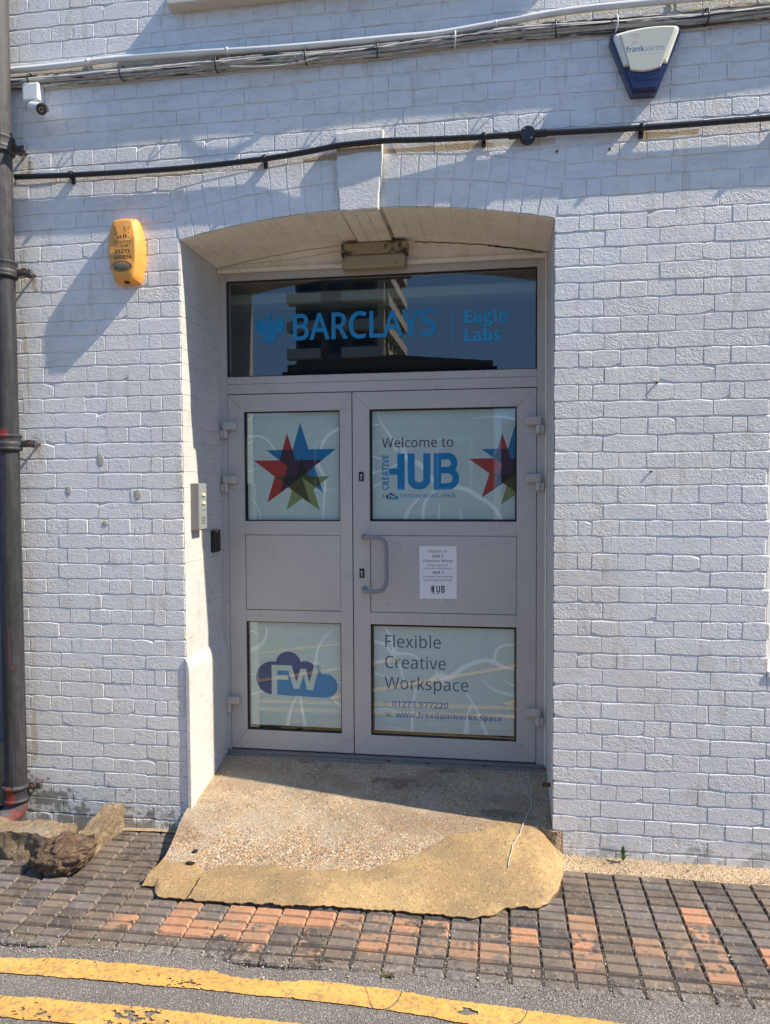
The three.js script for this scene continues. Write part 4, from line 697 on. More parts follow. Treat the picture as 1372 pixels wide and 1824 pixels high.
leaf('glazed_door', 'left grey metal door leaf with coloured star and cloud logo films', [-1.7205, -1.0265], [-1.629, -1.092], [[OPEN.a, tx.a, [0.010, 0.003, 0.005, 0.006]], [OPEN.c, tx.c, [0.012, 0.002, 0.021, 0.001]]], -1.713, false);
const doorR = leaf('glazed_door', 'wider right grey metal door leaf with pull handle and welcome lettering', [-1.0215, -0.0545], [-0.930, -0.154], [[OPEN.b, tx.b, [0.010, 0.008, 0.010, 0.008]], [OPEN.d, tx.d, [0.014, 0.012, 0.022, 0.003]]], -0.060, true);
{
  const hm = mat([0.24, 0.245, 0.26], 0.32);
  const pull = mesh('pull_handle', tube([[-0.962, 1.302, Z0], [-0.960, 1.303, -0.478], [-0.948, 1.304, -0.452], [-0.915, 1.305, -0.440], [-0.872, 1.302, -0.440], [-0.845, 1.285, -0.440], [-0.834, 1.25, -0.440], [-0.834, 1.16, -0.440], [-0.834, 1.075, -0.440], [-0.846, 1.036, -0.440], [-0.874, 1.020, -0.440], [-0.915, 1.017, -0.440], [-0.948, 1.018, -0.452], [-0.960, 1.019, -0.478], [-0.962, 1.020, Z0]], 0.0115, 90, 12), hm, doorR);
  for (const y of [1.302, 1.020]) mesh('handle_rose', cyl(0.016, 0.017, 0.006, 18).rotateX(Math.PI / 2).translate(-0.962, y, Z0 + 0.003), hm, pull);
  for (const y of [1.627, 1.107]) {
    const k = mesh('lock_escutcheon', rbox(0.026, 0.05, 0.008, 0.0039, -0.975, y, Z0 + 0.003, 4), M.black, doorR);
    mesh('keyhole', merge([cyl(0.0065, 0.0065, 0.004, 14).rotateX(Math.PI / 2).translate(-0.975, y + 0.007, Z0 + 0.006), rbox(0.007, 0.022, 0.004, 0.0015, -0.975, y - 0.007, Z0 + 0.006)]), M.alu, k);
  }
  const paper = canvasTex(400, 570, (c, W, H) => {
    c.fillStyle = '#f0f0f2'; c.fillRect(0, 0, W, H); c.fillStyle = '#3a3a3e'; c.textAlign = 'left';
    const line = (t, y, w, cap, wt) => fit(c, t, (W - w) / 2, y, w, cap, wt);
    line('Visitors to', 72, 200, 30); line('Unit 1', 124, 122, 32, 'bold'); line('Freedom Works', 176, 320, 32); line('please report to', 216, 214, 20); line('our main reception at', 250, 296, 20); line('Unit 7', 300, 124, 32, 'bold'); line('or contact the company', 340, 326, 22); line("you're visiting directly", 378, 294, 22);
    c.fillRect(136, 428, 20, 76); c.fillRect(122, 456, 20, 14); fit(c, 'UB', 172, 504, 104, 76, 'bold'); c.save(); c.translate(132, 504); c.rotate(-Math.PI / 2); fit(c, 'CREATIVE', 0, 0, 74, 14, 'bold'); c.restore(); fit(c, 'A FREEDOM WORKS SPACE', 122, 520, 154, 9);
  });
  const g = new THREE.PlaneGeometry(0.198, 0.281, 8, 10), p = g.attributes.position; for (let i = 0; i < p.count; i++) p.setZ(i, 0.0009 + 0.0006 * (1 + sn(p.getX(i) * 20, p.getY(i) * 16, 4)) + (p.getY(i) < -0.13 && p.getX(i) < -0.07 ? 0.002 : 0)); g.computeVertexNormals();
  g.rotateZ(0.008); g.translate(-0.565, 1.116, Z0 - 0.0045);
  tag(mesh('paper_notice', g, mat([0.9, 0.9, 0.9], 0.8, { map: paper })), 'white paper notice for visitors stuck on the right door panel', 'notice');
}
// ---------------------------------------------------------------- fittings on the wall
{ // old bulkhead lamp over the door (unlit)
  const l = thing('bulkhead_light', 'grimy unlit rectangular bulkhead light above the door fanlight', 'lamp');
  const gm = dataTex(256, 256, (u, v) => { const n = fbm(u * 8, v * 8, 4, 401, 8); return [0.62 - 0.3 * sstep(0.45, 0.7, n), 0.585 - 0.3 * sstep(0.45, 0.7, n), 0.50 - 0.28 * sstep(0.45, 0.7, n)]; }, true);
  mesh('housing', triUV(rb(-1.058, -0.712, 2.772, 2.836, -0.4805, -0.405, 0.006)), mat([0.95, 0.93, 0.88], 0.7, { map: per(gm, 0.3) }), l);
  mesh('diffuser', triUV(rb(-1.052, -0.718, 2.704, 2.7718, -0.478, -0.400, 0.012)), mat([1, 0.97, 0.85], 0.45, { map: per(gm, 0.8) }), l);
  for (const x of [-1.046, -0.722]) mesh('clip', triUV(rbox(0.008, 0.026, 0.006, 0.002, x, 2.772, -0.3995)), M.black, l);
  for (const x of [-0.94, -0.89]) mesh('lens_rib', rbox(0.003, 0.028, 0.003, 0.001, x, 2.742, -0.3995), mat([0.3, 0.28, 0.24], 0.7), l);
}
{ // door entry panel on the left return
  const p = thing('intercom', 'silver door entry intercom panel with two cream buttons on the doorway side', 'intercom');
  const x0 = XL + 0.001;
  mesh('back_box', triUV(rb(x0, x0 + 0.042, 1.362, 1.596, -0.178, -0.078, 0.004)), mat([0.22, 0.21, 0.2], 0.45, { metalness: 0.3 }), p);
  mesh('face_plate', triUV(rb(x0 + 0.042, x0 + 0.045, 1.366, 1.592, -0.176, -0.082, 0.001)), mat([0.40, 0.42, 0.42], 0.4, { metalness: 0.4 }), p);
  for (const y of [1.538, 1.497]) mesh('call_button', triUV(rb(x0 + 0.045, x0 + 0.052, y - 0.008, y + 0.008, -0.150, -0.112, 0.003)), mat([0.72, 0.60, 0.36], 0.5), p);
  for (const y of [1.460, 1.424, 1.416, 1.408, 1.400, 1.392]) mesh('speaker_slot', bb(x0 + 0.0445, x0 + 0.0455, y - 0.0013, y + 0.0013, -0.155, -0.108), M.black, p);
  for (const y of [1.578, 1.380]) mesh('screw', cyl(0.003, 0.003, 0.002, 10).rotateZ(Math.PI / 2).translate(x0 + 0.0455, y, -0.13), M.alu, p);
}
{ const r = thing('card_reader', 'small black access card reader beside the door frame', 'card reader'), x0 = XL + 0.001;
  mesh('case', triUV(rb(x0, x0 + 0.022, 1.226, 1.345, -0.425, -0.330, 0.007)), M.black, r);
  mesh('indicator', triUV(rb(x0 + 0.012, x0 + 0.0228, 1.334, 1.3457, -0.39, -0.35, 0.002)), mat([0.45, 0.12, 0.05], 0.4), r);
}
{ // orange alarm siren box
  const a = thing('alarm_box', 'faded orange alarm box with worn black lettering on the left brick pier', 'alarm box');
  const s = new THREE.Shape(), X = -2.022, Y = 2.715; s.moveTo(-0.052, 0.143); s.quadraticCurveTo(0, 0.153, 0.052, 0.143); s.bezierCurveTo(0.086, 0.06, 0.086, -0.06, 0.060, -0.148); s.quadraticCurveTo(0.01, -0.160, -0.042, -0.150); s.bezierCurveTo(-0.088, -0.06, -0.090, 0.06, -0.052, 0.143);
  const front = new THREE.Shape(); const k = 0.8; front.moveTo(-0.038, 0.128); front.quadraticCurveTo(0, 0.135, 0.038, 0.128); front.bezierCurveTo(0.06, 0.055, 0.06, -0.055, 0.044, -0.132); front.quadraticCurveTo(0.006, -0.140, -0.034, -0.134); front.bezierCurveTo(-0.066, -0.055, -0.066, 0.055, -0.038, 0.128);
  // loft between the wall outline and the smaller front outline
  const n = 64, A = s.getSpacedPoints(n).slice(0, n), B = front.getSpacedPoints(n).slice(0, n), rings = [[A, 0, 1], [A, 0.028, 1], [A, 0.034, 0.985], [B, 0.058, 1.03], [B, 0.0615, 1.0], [B, 0.0625, 0.97]], pos = [], idx = [], uv = [];
  rings.forEach(([q, z, m]) => q.forEach((p) => { pos.push(p.x * m, p.y * (m > 1 ? 1.01 : m), z); uv.push(p.x, p.y); }));
  for (let r = 0; r + 1 < rings.length; r++) for (let i = 0; i < n; i++) { const j = (i + 1) % n, b = r * n; idx.push(b + i, b + j, b + n + j, b + i, b + n + j, b + n + i); }
  const c0 = pos.length / 3; pos.push(0, 0, 0.0632); uv.push(0, 0); const b = (rings.length - 1) * n; for (let i = 0; i < n; i++) idx.push(b + i, b + ((i + 1) % n), c0);
  const g = new THREE.BufferGeometry(); g.setAttribute('position', new THREE.Float32BufferAttribute(pos, 3)); g.setAttribute('uv', new THREE.Float32BufferAttribute(uv, 2)); g.setIndex(idx);
  const gg = toCreasedNormals(g, 0.5); metreUV(gg, (x, y) => [(x + 0.1) / 0.2, (y + 0.17) / 0.34]);
  const om = canvasTex(800, 1360, (c, W, H) => { // orange plastic with its worn print, 4 px per mm
    c.fillStyle = '#eda548'; c.fillRect(0, 0, W, H);
    for (let i = 0; i < 700; i++) { c.fillStyle = `rgba(${rnd() < 0.5 ? '255,205,130' : '170,110,50'},0.05)`; c.beginPath(); c.arc(rnd() * W, rnd() * H, rr(4, 50), 0, 7); c.fill(); }
    c.fillStyle = 'rgba(120,80,40,0.8)'; c.fillRect(398, 168, 3, 110);
    c.fillStyle = '#2c2418'; const px = (x) => (x + 0.1) * 4000, py = (y) => H - (y + 0.17) * 4000;
    fit(c, 'A', px(-0.043), py(0.048), 105, 215, 'bold'); fit(c, 'M', px(0.000), py(0.048), 140, 215, 'bold');
    c.globalCompositeOperation = 'source-atop'; // the big letters have all but flaked away
    for (let i = 0; i < 360; i++) { c.fillStyle = '#eda548'; const x = px(rr(-0.046, 0.038)), y = py(rr(0.046, 0.104)); const nearFoot = y > py(0.060) && x > px(-0.024) && x < px(0.014); if (!nearFoot) { c.beginPath(); c.ellipse(x, y, rr(6, 17), rr(4, 13), rnd() * 3, 0, 7); c.fill(); } }
    c.fillStyle = '#2c2418'; c.fillRect(px(-0.012), py(0.062), 26, 56);
    fit(c, 'SECURITY', px(-0.040), py(0.026), 310, 48, 'bold'); fit(c, 'OUP', px(-0.010), py(0.008), 145, 48, 'bold'); fit(c, "'", px(-0.030), py(0.008), 14, 48, 'bold');
    for (let i = 0; i < 16; i++) { c.fillStyle = '#eda548'; c.beginPath(); c.ellipse(px(rr(-0.044, 0.03)), py(rr(0.006, 0.04)), rr(2, 9), rr(2, 7), 0, 0, 7); c.fill(); }
    c.fillStyle = '#2c2418'; fit(c, '01273', px(-0.034), py(-0.020), 272, 72, 'bold'); fit(c, '680056', px(-0.038), py(-0.046), 318, 72, 'bold');
  });
  const body = mesh('cover', gg, mat([0.95, 0.95, 0.95], 0.45, { map: om }), a);
  mesh('strobe_window', new THREE.SphereGeometry(1, 24, 10).scale(0.043, 0.022, 0.006).translate(-0.004, -0.080, 0.0605), mat([0.15, 0.132, 0.085], 0.85), a);
  mesh('strobe_rim', new THREE.TorusGeometry(1, 0.06, 8, 40).scale(0.0445, 0.0235, 0.03).translate(-0.004, -0.080, 0.0625), mat([0.13, 0.085, 0.035], 0.6), a);
  mesh('drain_notch', rbox(0.022, 0.008, 0.02, 0.003, 0.01, -0.150, 0.04), M.black, a);
  a.position.set(X, Y, 0.0005); a.rotation.z = -0.008; a.scale.set(1.14, 1.03, 1);
}
{ // cream and blue alarm sounder
  const a = thing('alarm_sounder', 'cream and dark blue tapered alarm sounder high on the wall right of the keystone', 'alarm box');
  const sh = (p) => { const s = new THREE.Shape(); p.forEach((q, i) => (q.length === 4 ? s.quadraticCurveTo(...q) : i ? s.lineTo(...q) : s.moveTo(...q))); s.closePath(); return s; };
  const ex = (s, d, b, z) => triUV(new THREE.ExtrudeGeometry(s, { depth: d - b, bevelEnabled: true, bevelThickness: b, bevelSize: b, bevelOffset: -b, bevelSegments: 3, curveSegments: 14 }).translate(0, 0, z));
  const bl = new THREE.MeshPhysicalMaterial({ color: lin(0.009, 0.014, 0.075), roughness: 0.25, clearcoat: 0.5 });
  mesh('base', ex(sh([[-0.146, 0.095], [-0.150, 0.110, -0.140, 0.118], [0, 0.150, 0.128, 0.136], [0.146, 0.130, 0.145, 0.105], [0.056, -0.128], [0.052, -0.137, 0.042, -0.137], [-0.040, -0.137], [-0.052, -0.137, -0.056, -0.125]]), 0.045, 0.006, 0), bl, a);
  const crm = mat([0.80, 0.78, 0.66], 0.4);
  mesh('cover', ex(sh([[-0.132, 0.095], [-0.136, 0.112, -0.124, 0.119], [0, 0.148, 0.122, 0.134], [0.138, 0.128, 0.134, 0.108], [0.090, -0.020], [0.066, -0.020], [-0.066, -0.020], [-0.088, -0.020]]), 0.055, 0.014, 0.002), crm, a);
  const fp = sh([[-0.108, 0.108], [0, 0.136, 0.112, 0.124], [0.119, 0.122, 0.116, 0.112], [0.062, -0.038], [0, -0.062, -0.062, -0.042]]);
  const pm = canvasTex(960, 840, (c, W, H) => { c.fillStyle = '#e6e6d2'; c.fillRect(0, 0, W, H); const px = (x) => (x + 0.12) * 4000, py = (y) => H - (y + 0.07) * 4000; // 4 px per mm
    c.fillStyle = '#4c6f9c'; fit(c, 'frank', px(-0.082), py(0.030), 300, 92, 'bold'); c.fillStyle = '#8b93a3'; fit(c, 'alarms', px(-0.006), py(0.030), 324, 92); c.fillStyle = '#c8b3b0'; fit(c, 'The Security Specialists', px(-0.024), py(0.016), 340, 24);
    c.strokeStyle = '#d79aa8'; c.lineWidth = 13; c.beginPath(); c.moveTo(px(-0.062), py(0.056)); c.lineTo(px(-0.048), py(0.073)); c.lineTo(px(-0.034), py(0.066)); c.stroke(); c.lineWidth = 8; for (const [r, o] of [[0.012, 0], [0.020, 0], [0.027, 0]]) { c.beginPath(); c.arc(px(-0.046), py(0.077), r * 4000, -2.4, -0.7); c.stroke(); } });
  const fg = new THREE.ExtrudeGeometry(fp, { depth: 0.008, bevelEnabled: true, bevelThickness: 0.004, bevelSize: 0.004, bevelOffset: -0.004, bevelSegments: 2, curveSegments: 16 }).translate(0, 0, 0.052); metreUV(fg, (x, y) => [(x + 0.12) / 0.24, (y + 0.07) / 0.21]);
  mesh('front_plate', fg, mat([0.8, 0.8, 0.8], 0.4, { map: pm }), a);
  mesh('strobe_lens', ex(sh([[-0.060, -0.040], [0, -0.060, 0.060, -0.038], [0.084, -0.024], [0.050, -0.118], [0.046, -0.126, 0.038, -0.126], [-0.036, -0.126], [-0.046, -0.126, -0.050, -0.116], [-0.082, -0.026]]), 0.052, 0.008, 0.004), bl, a);
  mesh('lens_ridge', ex(sh([[-0.045, -0.068], [0, -0.078, 0.048, -0.066], [0.046, -0.082], [0, -0.092, -0.042, -0.083]]), 0.004, 0.001, 0.054), new THREE.MeshPhysicalMaterial({ color: lin(0.02, 0.03, 0.10), roughness: 0.3 }), a);
  a.position.set(0.370, 3.387, 0.0005); a.rotation.z = -0.012;
}
{ // bullet camera on its junction box
  const a = thing('security_camera', 'white bullet security camera hanging under a square junction box by the drainpipe', 'camera'), wm = mat([0.74, 0.74, 0.72], 0.35);
  mesh('junction_box', triUV(rbox(0.088, 0.088, 0.055, 0.010, -2.49, 3.495, 0.0275, 3)), wm, a);
  mesh('arm', tube([[-2.475, 3.455, 0.03], [-2.475, 3.43, 0.05], [-2.455, 3.400, 0.085]], 0.012, 16, 10), wm, a);
  const body = new THREE.Group(), dv = new THREE.Vector3(0.74, -0.38, 0.56).normalize(), uv3 = new THREE.Vector3(0, 1, 0).addScaledVector(dv, -dv.y).normalize(), q = new THREE.Quaternion().setFromRotationMatrix(new THREE.Matrix4().makeBasis(new THREE.Vector3().crossVectors(dv, uv3), dv, uv3));
  const cg = (g) => g.applyQuaternion(q).translate(-2.428, 3.387, 0.095);
  const b = mesh('camera_body', triUV(cg(merge([cyl(0.027, 0.025, 0.115, 24), new THREE.SphereGeometry(0.024, 20, 10).translate(0, -0.05, 0)]))), wm, a);
  mesh('sun_hood', cg(new THREE.CylinderGeometry(0.0295, 0.0295, 0.125, 24, 1, true, -1.7, 3.4).translate(0, 0.012, 0)), wm, b);
  mesh('lens_face', cg(cyl(0.0245, 0.0245, 0.004, 24).translate(0, 0.0565, 0)), mat([0.045, 0.035, 0.03], 0.35), b);
  mesh('lens_ring', cg(new THREE.TorusGeometry(0.0095, 0.0025, 8, 20).rotateX(Math.PI / 2).translate(0, 0.059, 0)), mat([0.35, 0.28, 0.2], 0.4), b);
}
// cable runs
const wave = (pts, amp, s) => { const cv = new THREE.CatmullRomCurve3(pts.map((p) => new THREE.Vector3(...p))), n = 70, o = []; for (let i = 0; i <= n; i++) { const p = cv.getPoint(i / n); o.push([p.x, p.y + amp * sn(i * 0.45, s, 501), Math.max(0.006, p.z + amp * 0.7 * sn(i * 0.4, s, 503))]); } return o; };
{
  const b = thing('cable_bundle', 'bundle of old paint-flecked white and black cables strapped along the wall top', 'cables');
  const mk = (col, s) => mat([1, 1, 1], 0.6, { map: dataTex(512, 64, (u, v) => { const n = fbm(u * 60, v * 3, 4, s), f = fbm(u * 160, v * 8, 2, s + 3); const w = sstep(0.43, 0.50, n + 0.3 * (f - 0.5)); return col.map((e, i) => lerp(e, [0.74, 0.725, 0.69][i] * (0.85 + 0.3 * (f - 0.3)), w)); }, true) });
  const mats = [mk([0.72, 0.70, 0.66], 511), mk([0.10, 0.11, 0.14], 513), mk([0.55, 0.52, 0.46], 517), mk([0.62, 0.61, 0.58], 519), mk([0.22, 0.22, 0.24], 523)];
  const base = [[-2.66, 3.560, 0.03], [-2.308, 3.553, 0.03], [-1.961, 3.551, 0.03], [-1.404, 3.552, 0.03], [-0.977, 3.545, 0.03], [-0.719, 3.551, 0.03], [-0.219, 3.568, 0.03], [0.258, 3.562, 0.03], [0.579, 3.552, 0.03], [0.90, 3.559, 0.03], [1.6, 3.57, 0.03]];
  const offs = [[0.022, -0.012, 0.0085, 0], [0.017, 0.004, 0.007, 1], [0.006, 0.008, 0.0085, 0], [0.004, -0.010, 0.008, 2], [-0.008, 0.004, 0.008, 3], [-0.010, -0.012, 0.008, 1], [-0.020, -0.002, 0.0065, 2], [-0.024, -0.014, 0.006, 4], [0.010, -0.018, 0.007, 3], [-0.001, 0.016, 0.005, 4]];
  offs.forEach(([dy, dz, r, m], i) => { const g = tube(wave(base.map(([x, y, z]) => [x, y + dy * 0.95 + rr(-0.003, 0.003), z - 0.002 + dz * 0.75]), 0.003, i * 7 + 3), r, 140, 7); mesh('cable', g, mats[m], b); });
  for (const x of [-2.50, -2.02, -1.55, -1.12, -0.79, -0.44, 0.0, 0.25, 0.62]) { const cv = base.map((p) => new THREE.Vector3(...p)); let y = 3.55; for (let i = 0; i + 1 < base.length; i++) if (x >= base[i][0] && x <= base[i + 1][0]) y = lerp(base[i][1], base[i + 1][1], (x - base[i][0]) / (base[i + 1][0] - base[i][0]));
    const t = new THREE.TorusGeometry(1, 0.07, 6, 28).scale(0.0375, 0.031, 0.08 * 0.5).rotateY(Math.PI / 2).rotateX(Math.PI / 2).translate(0, 0, 0); const g = new THREE.TorusGeometry(0.034, 0.0022, 6, 28).rotateY(Math.PI / 2 + rr(-0.1, 0.1)).scale(1.6, 1.0, 0.86).translate(x, y, 0.029); mesh('cable_tie', g, rnd() < 0.75 ? M.black : mat([0.7, 0.7, 0.68], 0.5), b); }
  // drooping loose strand
  mesh('cable', tube([[-1.48, 3.53, 0.04], [-1.38, 3.515, 0.048], [-1.22, 3.508, 0.05], [-1.10, 3.522, 0.045], [-1.05, 3.535, 0.04]], 0.004, 40, 6), mats[0], b);
  mesh('cable_tail', tube([[-1.17, 3.545, 0.055], [-1.165, 3.525, 0.058], [-1.155, 3.518, 0.056]], 0.0028, 12, 6), M.black, b);
}
{
  const w = mat([0.70, 0.70, 0.68], 0.45, { bumpMap: per(smoothBump, 0.3), bumpScale: 0.001 });
  const c = thing('white_conduit', 'smooth white conduit pipe sagging just above the cable bundle', 'conduit');
  mesh('tube', tube([[-2.66, 3.622, 0.020], [-2.307, 3.622, 0.020], [-2.074, 3.628, 0.020], [-1.706, 3.621, 0.020], [-1.295, 3.605, 0.021], [-0.977, 3.599, 0.022], [-0.719, 3.597, 0.024], [-0.52, 3.594, 0.026], [-0.40, 3.602, 0.026], [-0.171, 3.624, 0.022], [0.022, 3.640, 0.020], [0.257, 3.644, 0.020], [0.873, 3.64, 0.020], [1.6, 3.64, 0.02]], 0.0145, 150, 12), w, c);
  for (const x of [-2.2, -1.5, -0.26, 0.5]) { const y = x < -2 ? 3.625 : x < -1 ? 3.613 : x < 0 ? 3.615 : 3.642; mesh('saddle_clip', merge([new THREE.TorusGeometry(0.0165, 0.002, 6, 20).rotateY(Math.PI / 2).scale(3.5, 1, 1).translate(x, y, 0.0205), rbox(0.014, 0.055, 0.003, 0.001, x, y, 0.0045)]), w, c); }
}
{
  const k = mat([0.012, 0.012, 0.015], 0.35), c = thing('black_conduit', 'black conduit pipe with round junction box crossing above the arch', 'conduit');
  const pts = [[-2.60, 3.106, 0.026], [-2.322, 3.096, 0.026], [-2.088, 3.091, 0.026], [-1.717, 3.089, 0.026], [-1.302, 3.104, 0.028], [-1.10, 3.118, 0.036], [-0.98, 3.130, 0.0425], [-0.86, 3.134, 0.0435], [-0.74, 3.136, 0.0425], [-0.60, 3.133, 0.034], [-0.318, 3.128, 0.026], [-0.121, 3.126, 0.026], [0.355, 3.116, 0.026], [0.881, 3.117, 0.026], [1.6, 3.12, 0.026]];
  mesh('tube', tube(pts, 0.0128, 160, 14), k, c);
  const jb = mesh('junction_box', merge([cyl(0.034, 0.034, 0.034, 32).rotateX(Math.PI / 2).translate(-0.121, 3.122, 0.018), cyl(0.0325, 0.0335, 0.008, 32).rotateX(Math.PI / 2).translate(-0.121, 3.122, 0.039)]), k, c);
  for (const [dx, dy] of [[-0.015, 0.02], [0.015, -0.02]]) mesh('screw', cyl(0.003, 0.003, 0.002, 8).rotateX(Math.PI / 2).translate(-0.121 + dx, 3.122 + dy, 0.0435), M.alu, jb);
  for (const s of [-1, 1]) mesh('coupling', cyl(0.0165, 0.0165, 0.05, 18).rotateZ(Math.PI / 2).translate(-0.121 + s * 0.058, 3.125, 0.026), k, c);
  for (const [x, y] of [[-2.301, 3.096], [-1.325, 3.103], [-0.313, 3.128], [0.362, 3.116], [0.95, 3.117]]) {
    const cl = mesh('spacer_clip', merge([new THREE.TorusGeometry(0.0158, 0.003, 8, 22).rotateY(Math.PI / 2).scale(3.2, 1, 1).translate(x, y, 0.0265), rbox(0.02, 0.05, 0.012, 0.004, x, y - 0.012, 0.006)]), k, c);
    mesh('screw', cyl(0.0045, 0.0045, 0.003, 10).rotateX(Math.PI / 2).translate(x, y - 0.028, 0.0132), M.rust, cl);
  }
}
{ // cast iron downpipe with holderbats and shoe
  const a = thing('drainpipe', 'dark cast iron drainpipe with flaking red undercoat at the wall corner', 'drainpipe'), px = -2.637, pz = 0.078, r = 0.052;
  const uvp = (g) => { g = g.index ? g.toNonIndexed() : g; const p = g.attributes.position, uv = new Float32Array(p.count * 2); for (let i = 0; i < p.count; i++) { uv[2 * i] = Math.atan2(p.getZ(i) - pz, p.getX(i) - px) / (2 * Math.PI); uv[2 * i + 1] = (p.getY(i) + 0.2) / 4.2; } for (let i = 0; i < p.count; i += 3) { const u = [uv[2 * i], uv[2 * i + 2], uv[2 * i + 4]]; if (Math.max(...u) - Math.min(...u) > 0.5) for (let k = 0; k < 3; k++) if (uv[2 * (i + k)] < 0) uv[2 * (i + k)] += 1; } g.setAttribute('uv', new THREE.BufferAttribute(uv, 2)); return g; };
  const jointY = [3.235, 2.64, 1.80];
  let y0 = 0.02; for (const y1 of [1.80, 2.64, 3.235, 4.6]) { mesh('pipe_length', uvp(cyl(r, r, y1 - y0, 36).translate(px, (y0 + y1) / 2, pz)), M.pipe, a); y0 = y1; }
  const socket = (y, h) => uvp(new THREE.LatheGeometry([[r, -h], [r + 0.010, -h], [r + 0.014, -h + 0.006], [r + 0.014, -h + 0.014], [r + 0.009, -h + 0.018], [r + 0.009, h - 0.016], [r + 0.014, h - 0.012], [r + 0.014, h - 0.004], [r + 0.010, h], [r, h]].map(([a, b]) => new THREE.Vector2(a, b)), 36).translate(px, y, pz));
  for (const y of jointY) mesh('socket', socket(y, 0.04), M.pipe, a);
  for (const [y, bx] of [[3.222, -2.553], [2.628, -2.522], [1.795, -2.517], [0.085, -2.545]]) {
    const e = mesh('holderbat', triUV(merge([rbox(0.085, 0.034, 0.016, 0.006, (px + r + bx) / 2 + 0.01, y, pz - 0.02), cyl(0.019, 0.019, 0.05, 16).rotateX(Math.PI / 2).translate(bx - 0.012, y, pz - 0.03), new THREE.TorusGeometry(r + 0.006, 0.006, 8, 36).rotateX(Math.PI / 2).scale(1, 2.2, 1).translate(px, y, pz)])), M.iron, a);
    mesh('bolt', triUV(merge([cyl(0.007, 0.007, 0.075, 10).rotateX(Math.PI / 2).translate(bx, y + 0.002, 0.037), cyl(0.011, 0.011, 0.008, 6).rotateX(Math.PI / 2).translate(bx - 0.012, y, pz - 0.001)])), M.rust, e);
  }
  mesh('shoe_collar', uvp(new THREE.LatheGeometry([[r, -0.045], [r + 0.012, -0.045], [r + 0.016, -0.038], [r + 0.012, -0.030], [r + 0.008, -0.026], [r + 0.008, 0.012], [r + 0.016, 0.020], [r + 0.020, 0.030], [r + 0.014, 0.040], [r, 0.040]].map(([a, b]) => new THREE.Vector2(a, b)), 36).translate(px, 0.058, pz)), M.pipe, a);
  const path = new THREE.CatmullRomCurve3([[px, 0.03, pz], [px, -0.02, pz + 0.002], [px - 0.012, -0.052, pz + 0.025], [px - 0.04, -0.075, pz + 0.075]].map((p) => new THREE.Vector3(...p)));
  const shoeMap = dataTex(256, 256, (u, v) => { const n = fbm(u * 5, v * 5, 4, 611, 5), f = fbm(u * 40, v * 40, 2, 613, 40); const k = sstep(0.44, 0.52, n), t = 0.85 + 0.4 * (f - 0.5); return [lerp(0.36, 0.52, k) * t, lerp(0.355, 0.28, k) * t, lerp(0.375, 0.27, k) * t]; }, true);
  M.shoe = mat([1, 1, 1], 0.7, { map: per(shoeMap, 0.25), bumpMap: per(gritBump, 0.1), bumpScale: 0.001 });
  mesh('shoe', triUV(new THREE.TubeGeometry(path, 16, r, 28, false)), M.shoe, a);
  const lip = new THREE.TorusGeometry(r, 0.006, 8, 30); const tg = path.getTangent(1); lip.applyQuaternion(new THREE.Quaternion().setFromUnitVectors(new THREE.Vector3(0, 0, 1), tg)); const e = path.getPoint(1); mesh('shoe_lip', lip.translate(e.x, e.y, e.z), M.shoe, a);
}
// small marks of old fixings
{
  const fm = mat([0.50, 0.48, 0.43], 0.9, { bumpMap: per(gritBump, 0.1), bumpScale: 0.002 });
  const L = [[-2.19, 1.711, 0.018, 0.029, 'largest grey filler plug, topmost of four on the left brick pier'], [-2.365, 1.562, 0.014, 0.021, 'grey filler plug on the left brick pier, nearest the drainpipe'], [-1.998, 1.541, 0.018, 0.024, 'grey filler plug on the left brick pier, nearest the doorway'], [-2.173, 1.400, 0.012, 0.013, 'smallest grey filler plug, lowest of four on the left brick pier']];
  for (const [x, y, a, b, label] of L) { const g = new THREE.SphereGeometry(1, 16, 8), p = g.attributes.position; for (let i = 0; i < p.count; i++) { const k = 1 + 0.18 * sn(p.getX(i) * 3, p.getY(i) * 3, a * 999); p.setXYZ(i, p.getX(i) * a * 1.15 * k, p.getY(i) * b * 1.1 * k, Math.sign(p.getZ(i)) * Math.pow(Math.abs(p.getZ(i)), 0.4) * 0.0026); } g.computeVertexNormals(); tag(mesh('filler_plug', g.translate(x, y, -0.0002), fm), label, 'filler', 'filler plugs on the left pier'); }
  for (const [x, y, label] of [[0.007, 3.052, 'rusty screw head in the wall just right of the arch'], [0.232, 3.045, 'rusty screw head below the black conduit clip'], [0.439, 2.024, 'small dark nail hole plug high on the right brick pier'], [0.418, 1.636, 'small dark nail hole plug midway up the right brick pier']]) tag(mesh('screw_head', cyl(0.0045, 0.005, 0.008, 10).rotateX(Math.PI / 2).translate(x, y, 0.003), M.rust), label, 'screw');
  tag(mesh('iron_stub', triUV(rbox(0.042, 0.018, 0.012, 0.003, -0.020, 0.155, -0.13)), M.rust), 'rusty iron stub sticking out of the right doorway side near the floor', 'stub');
}
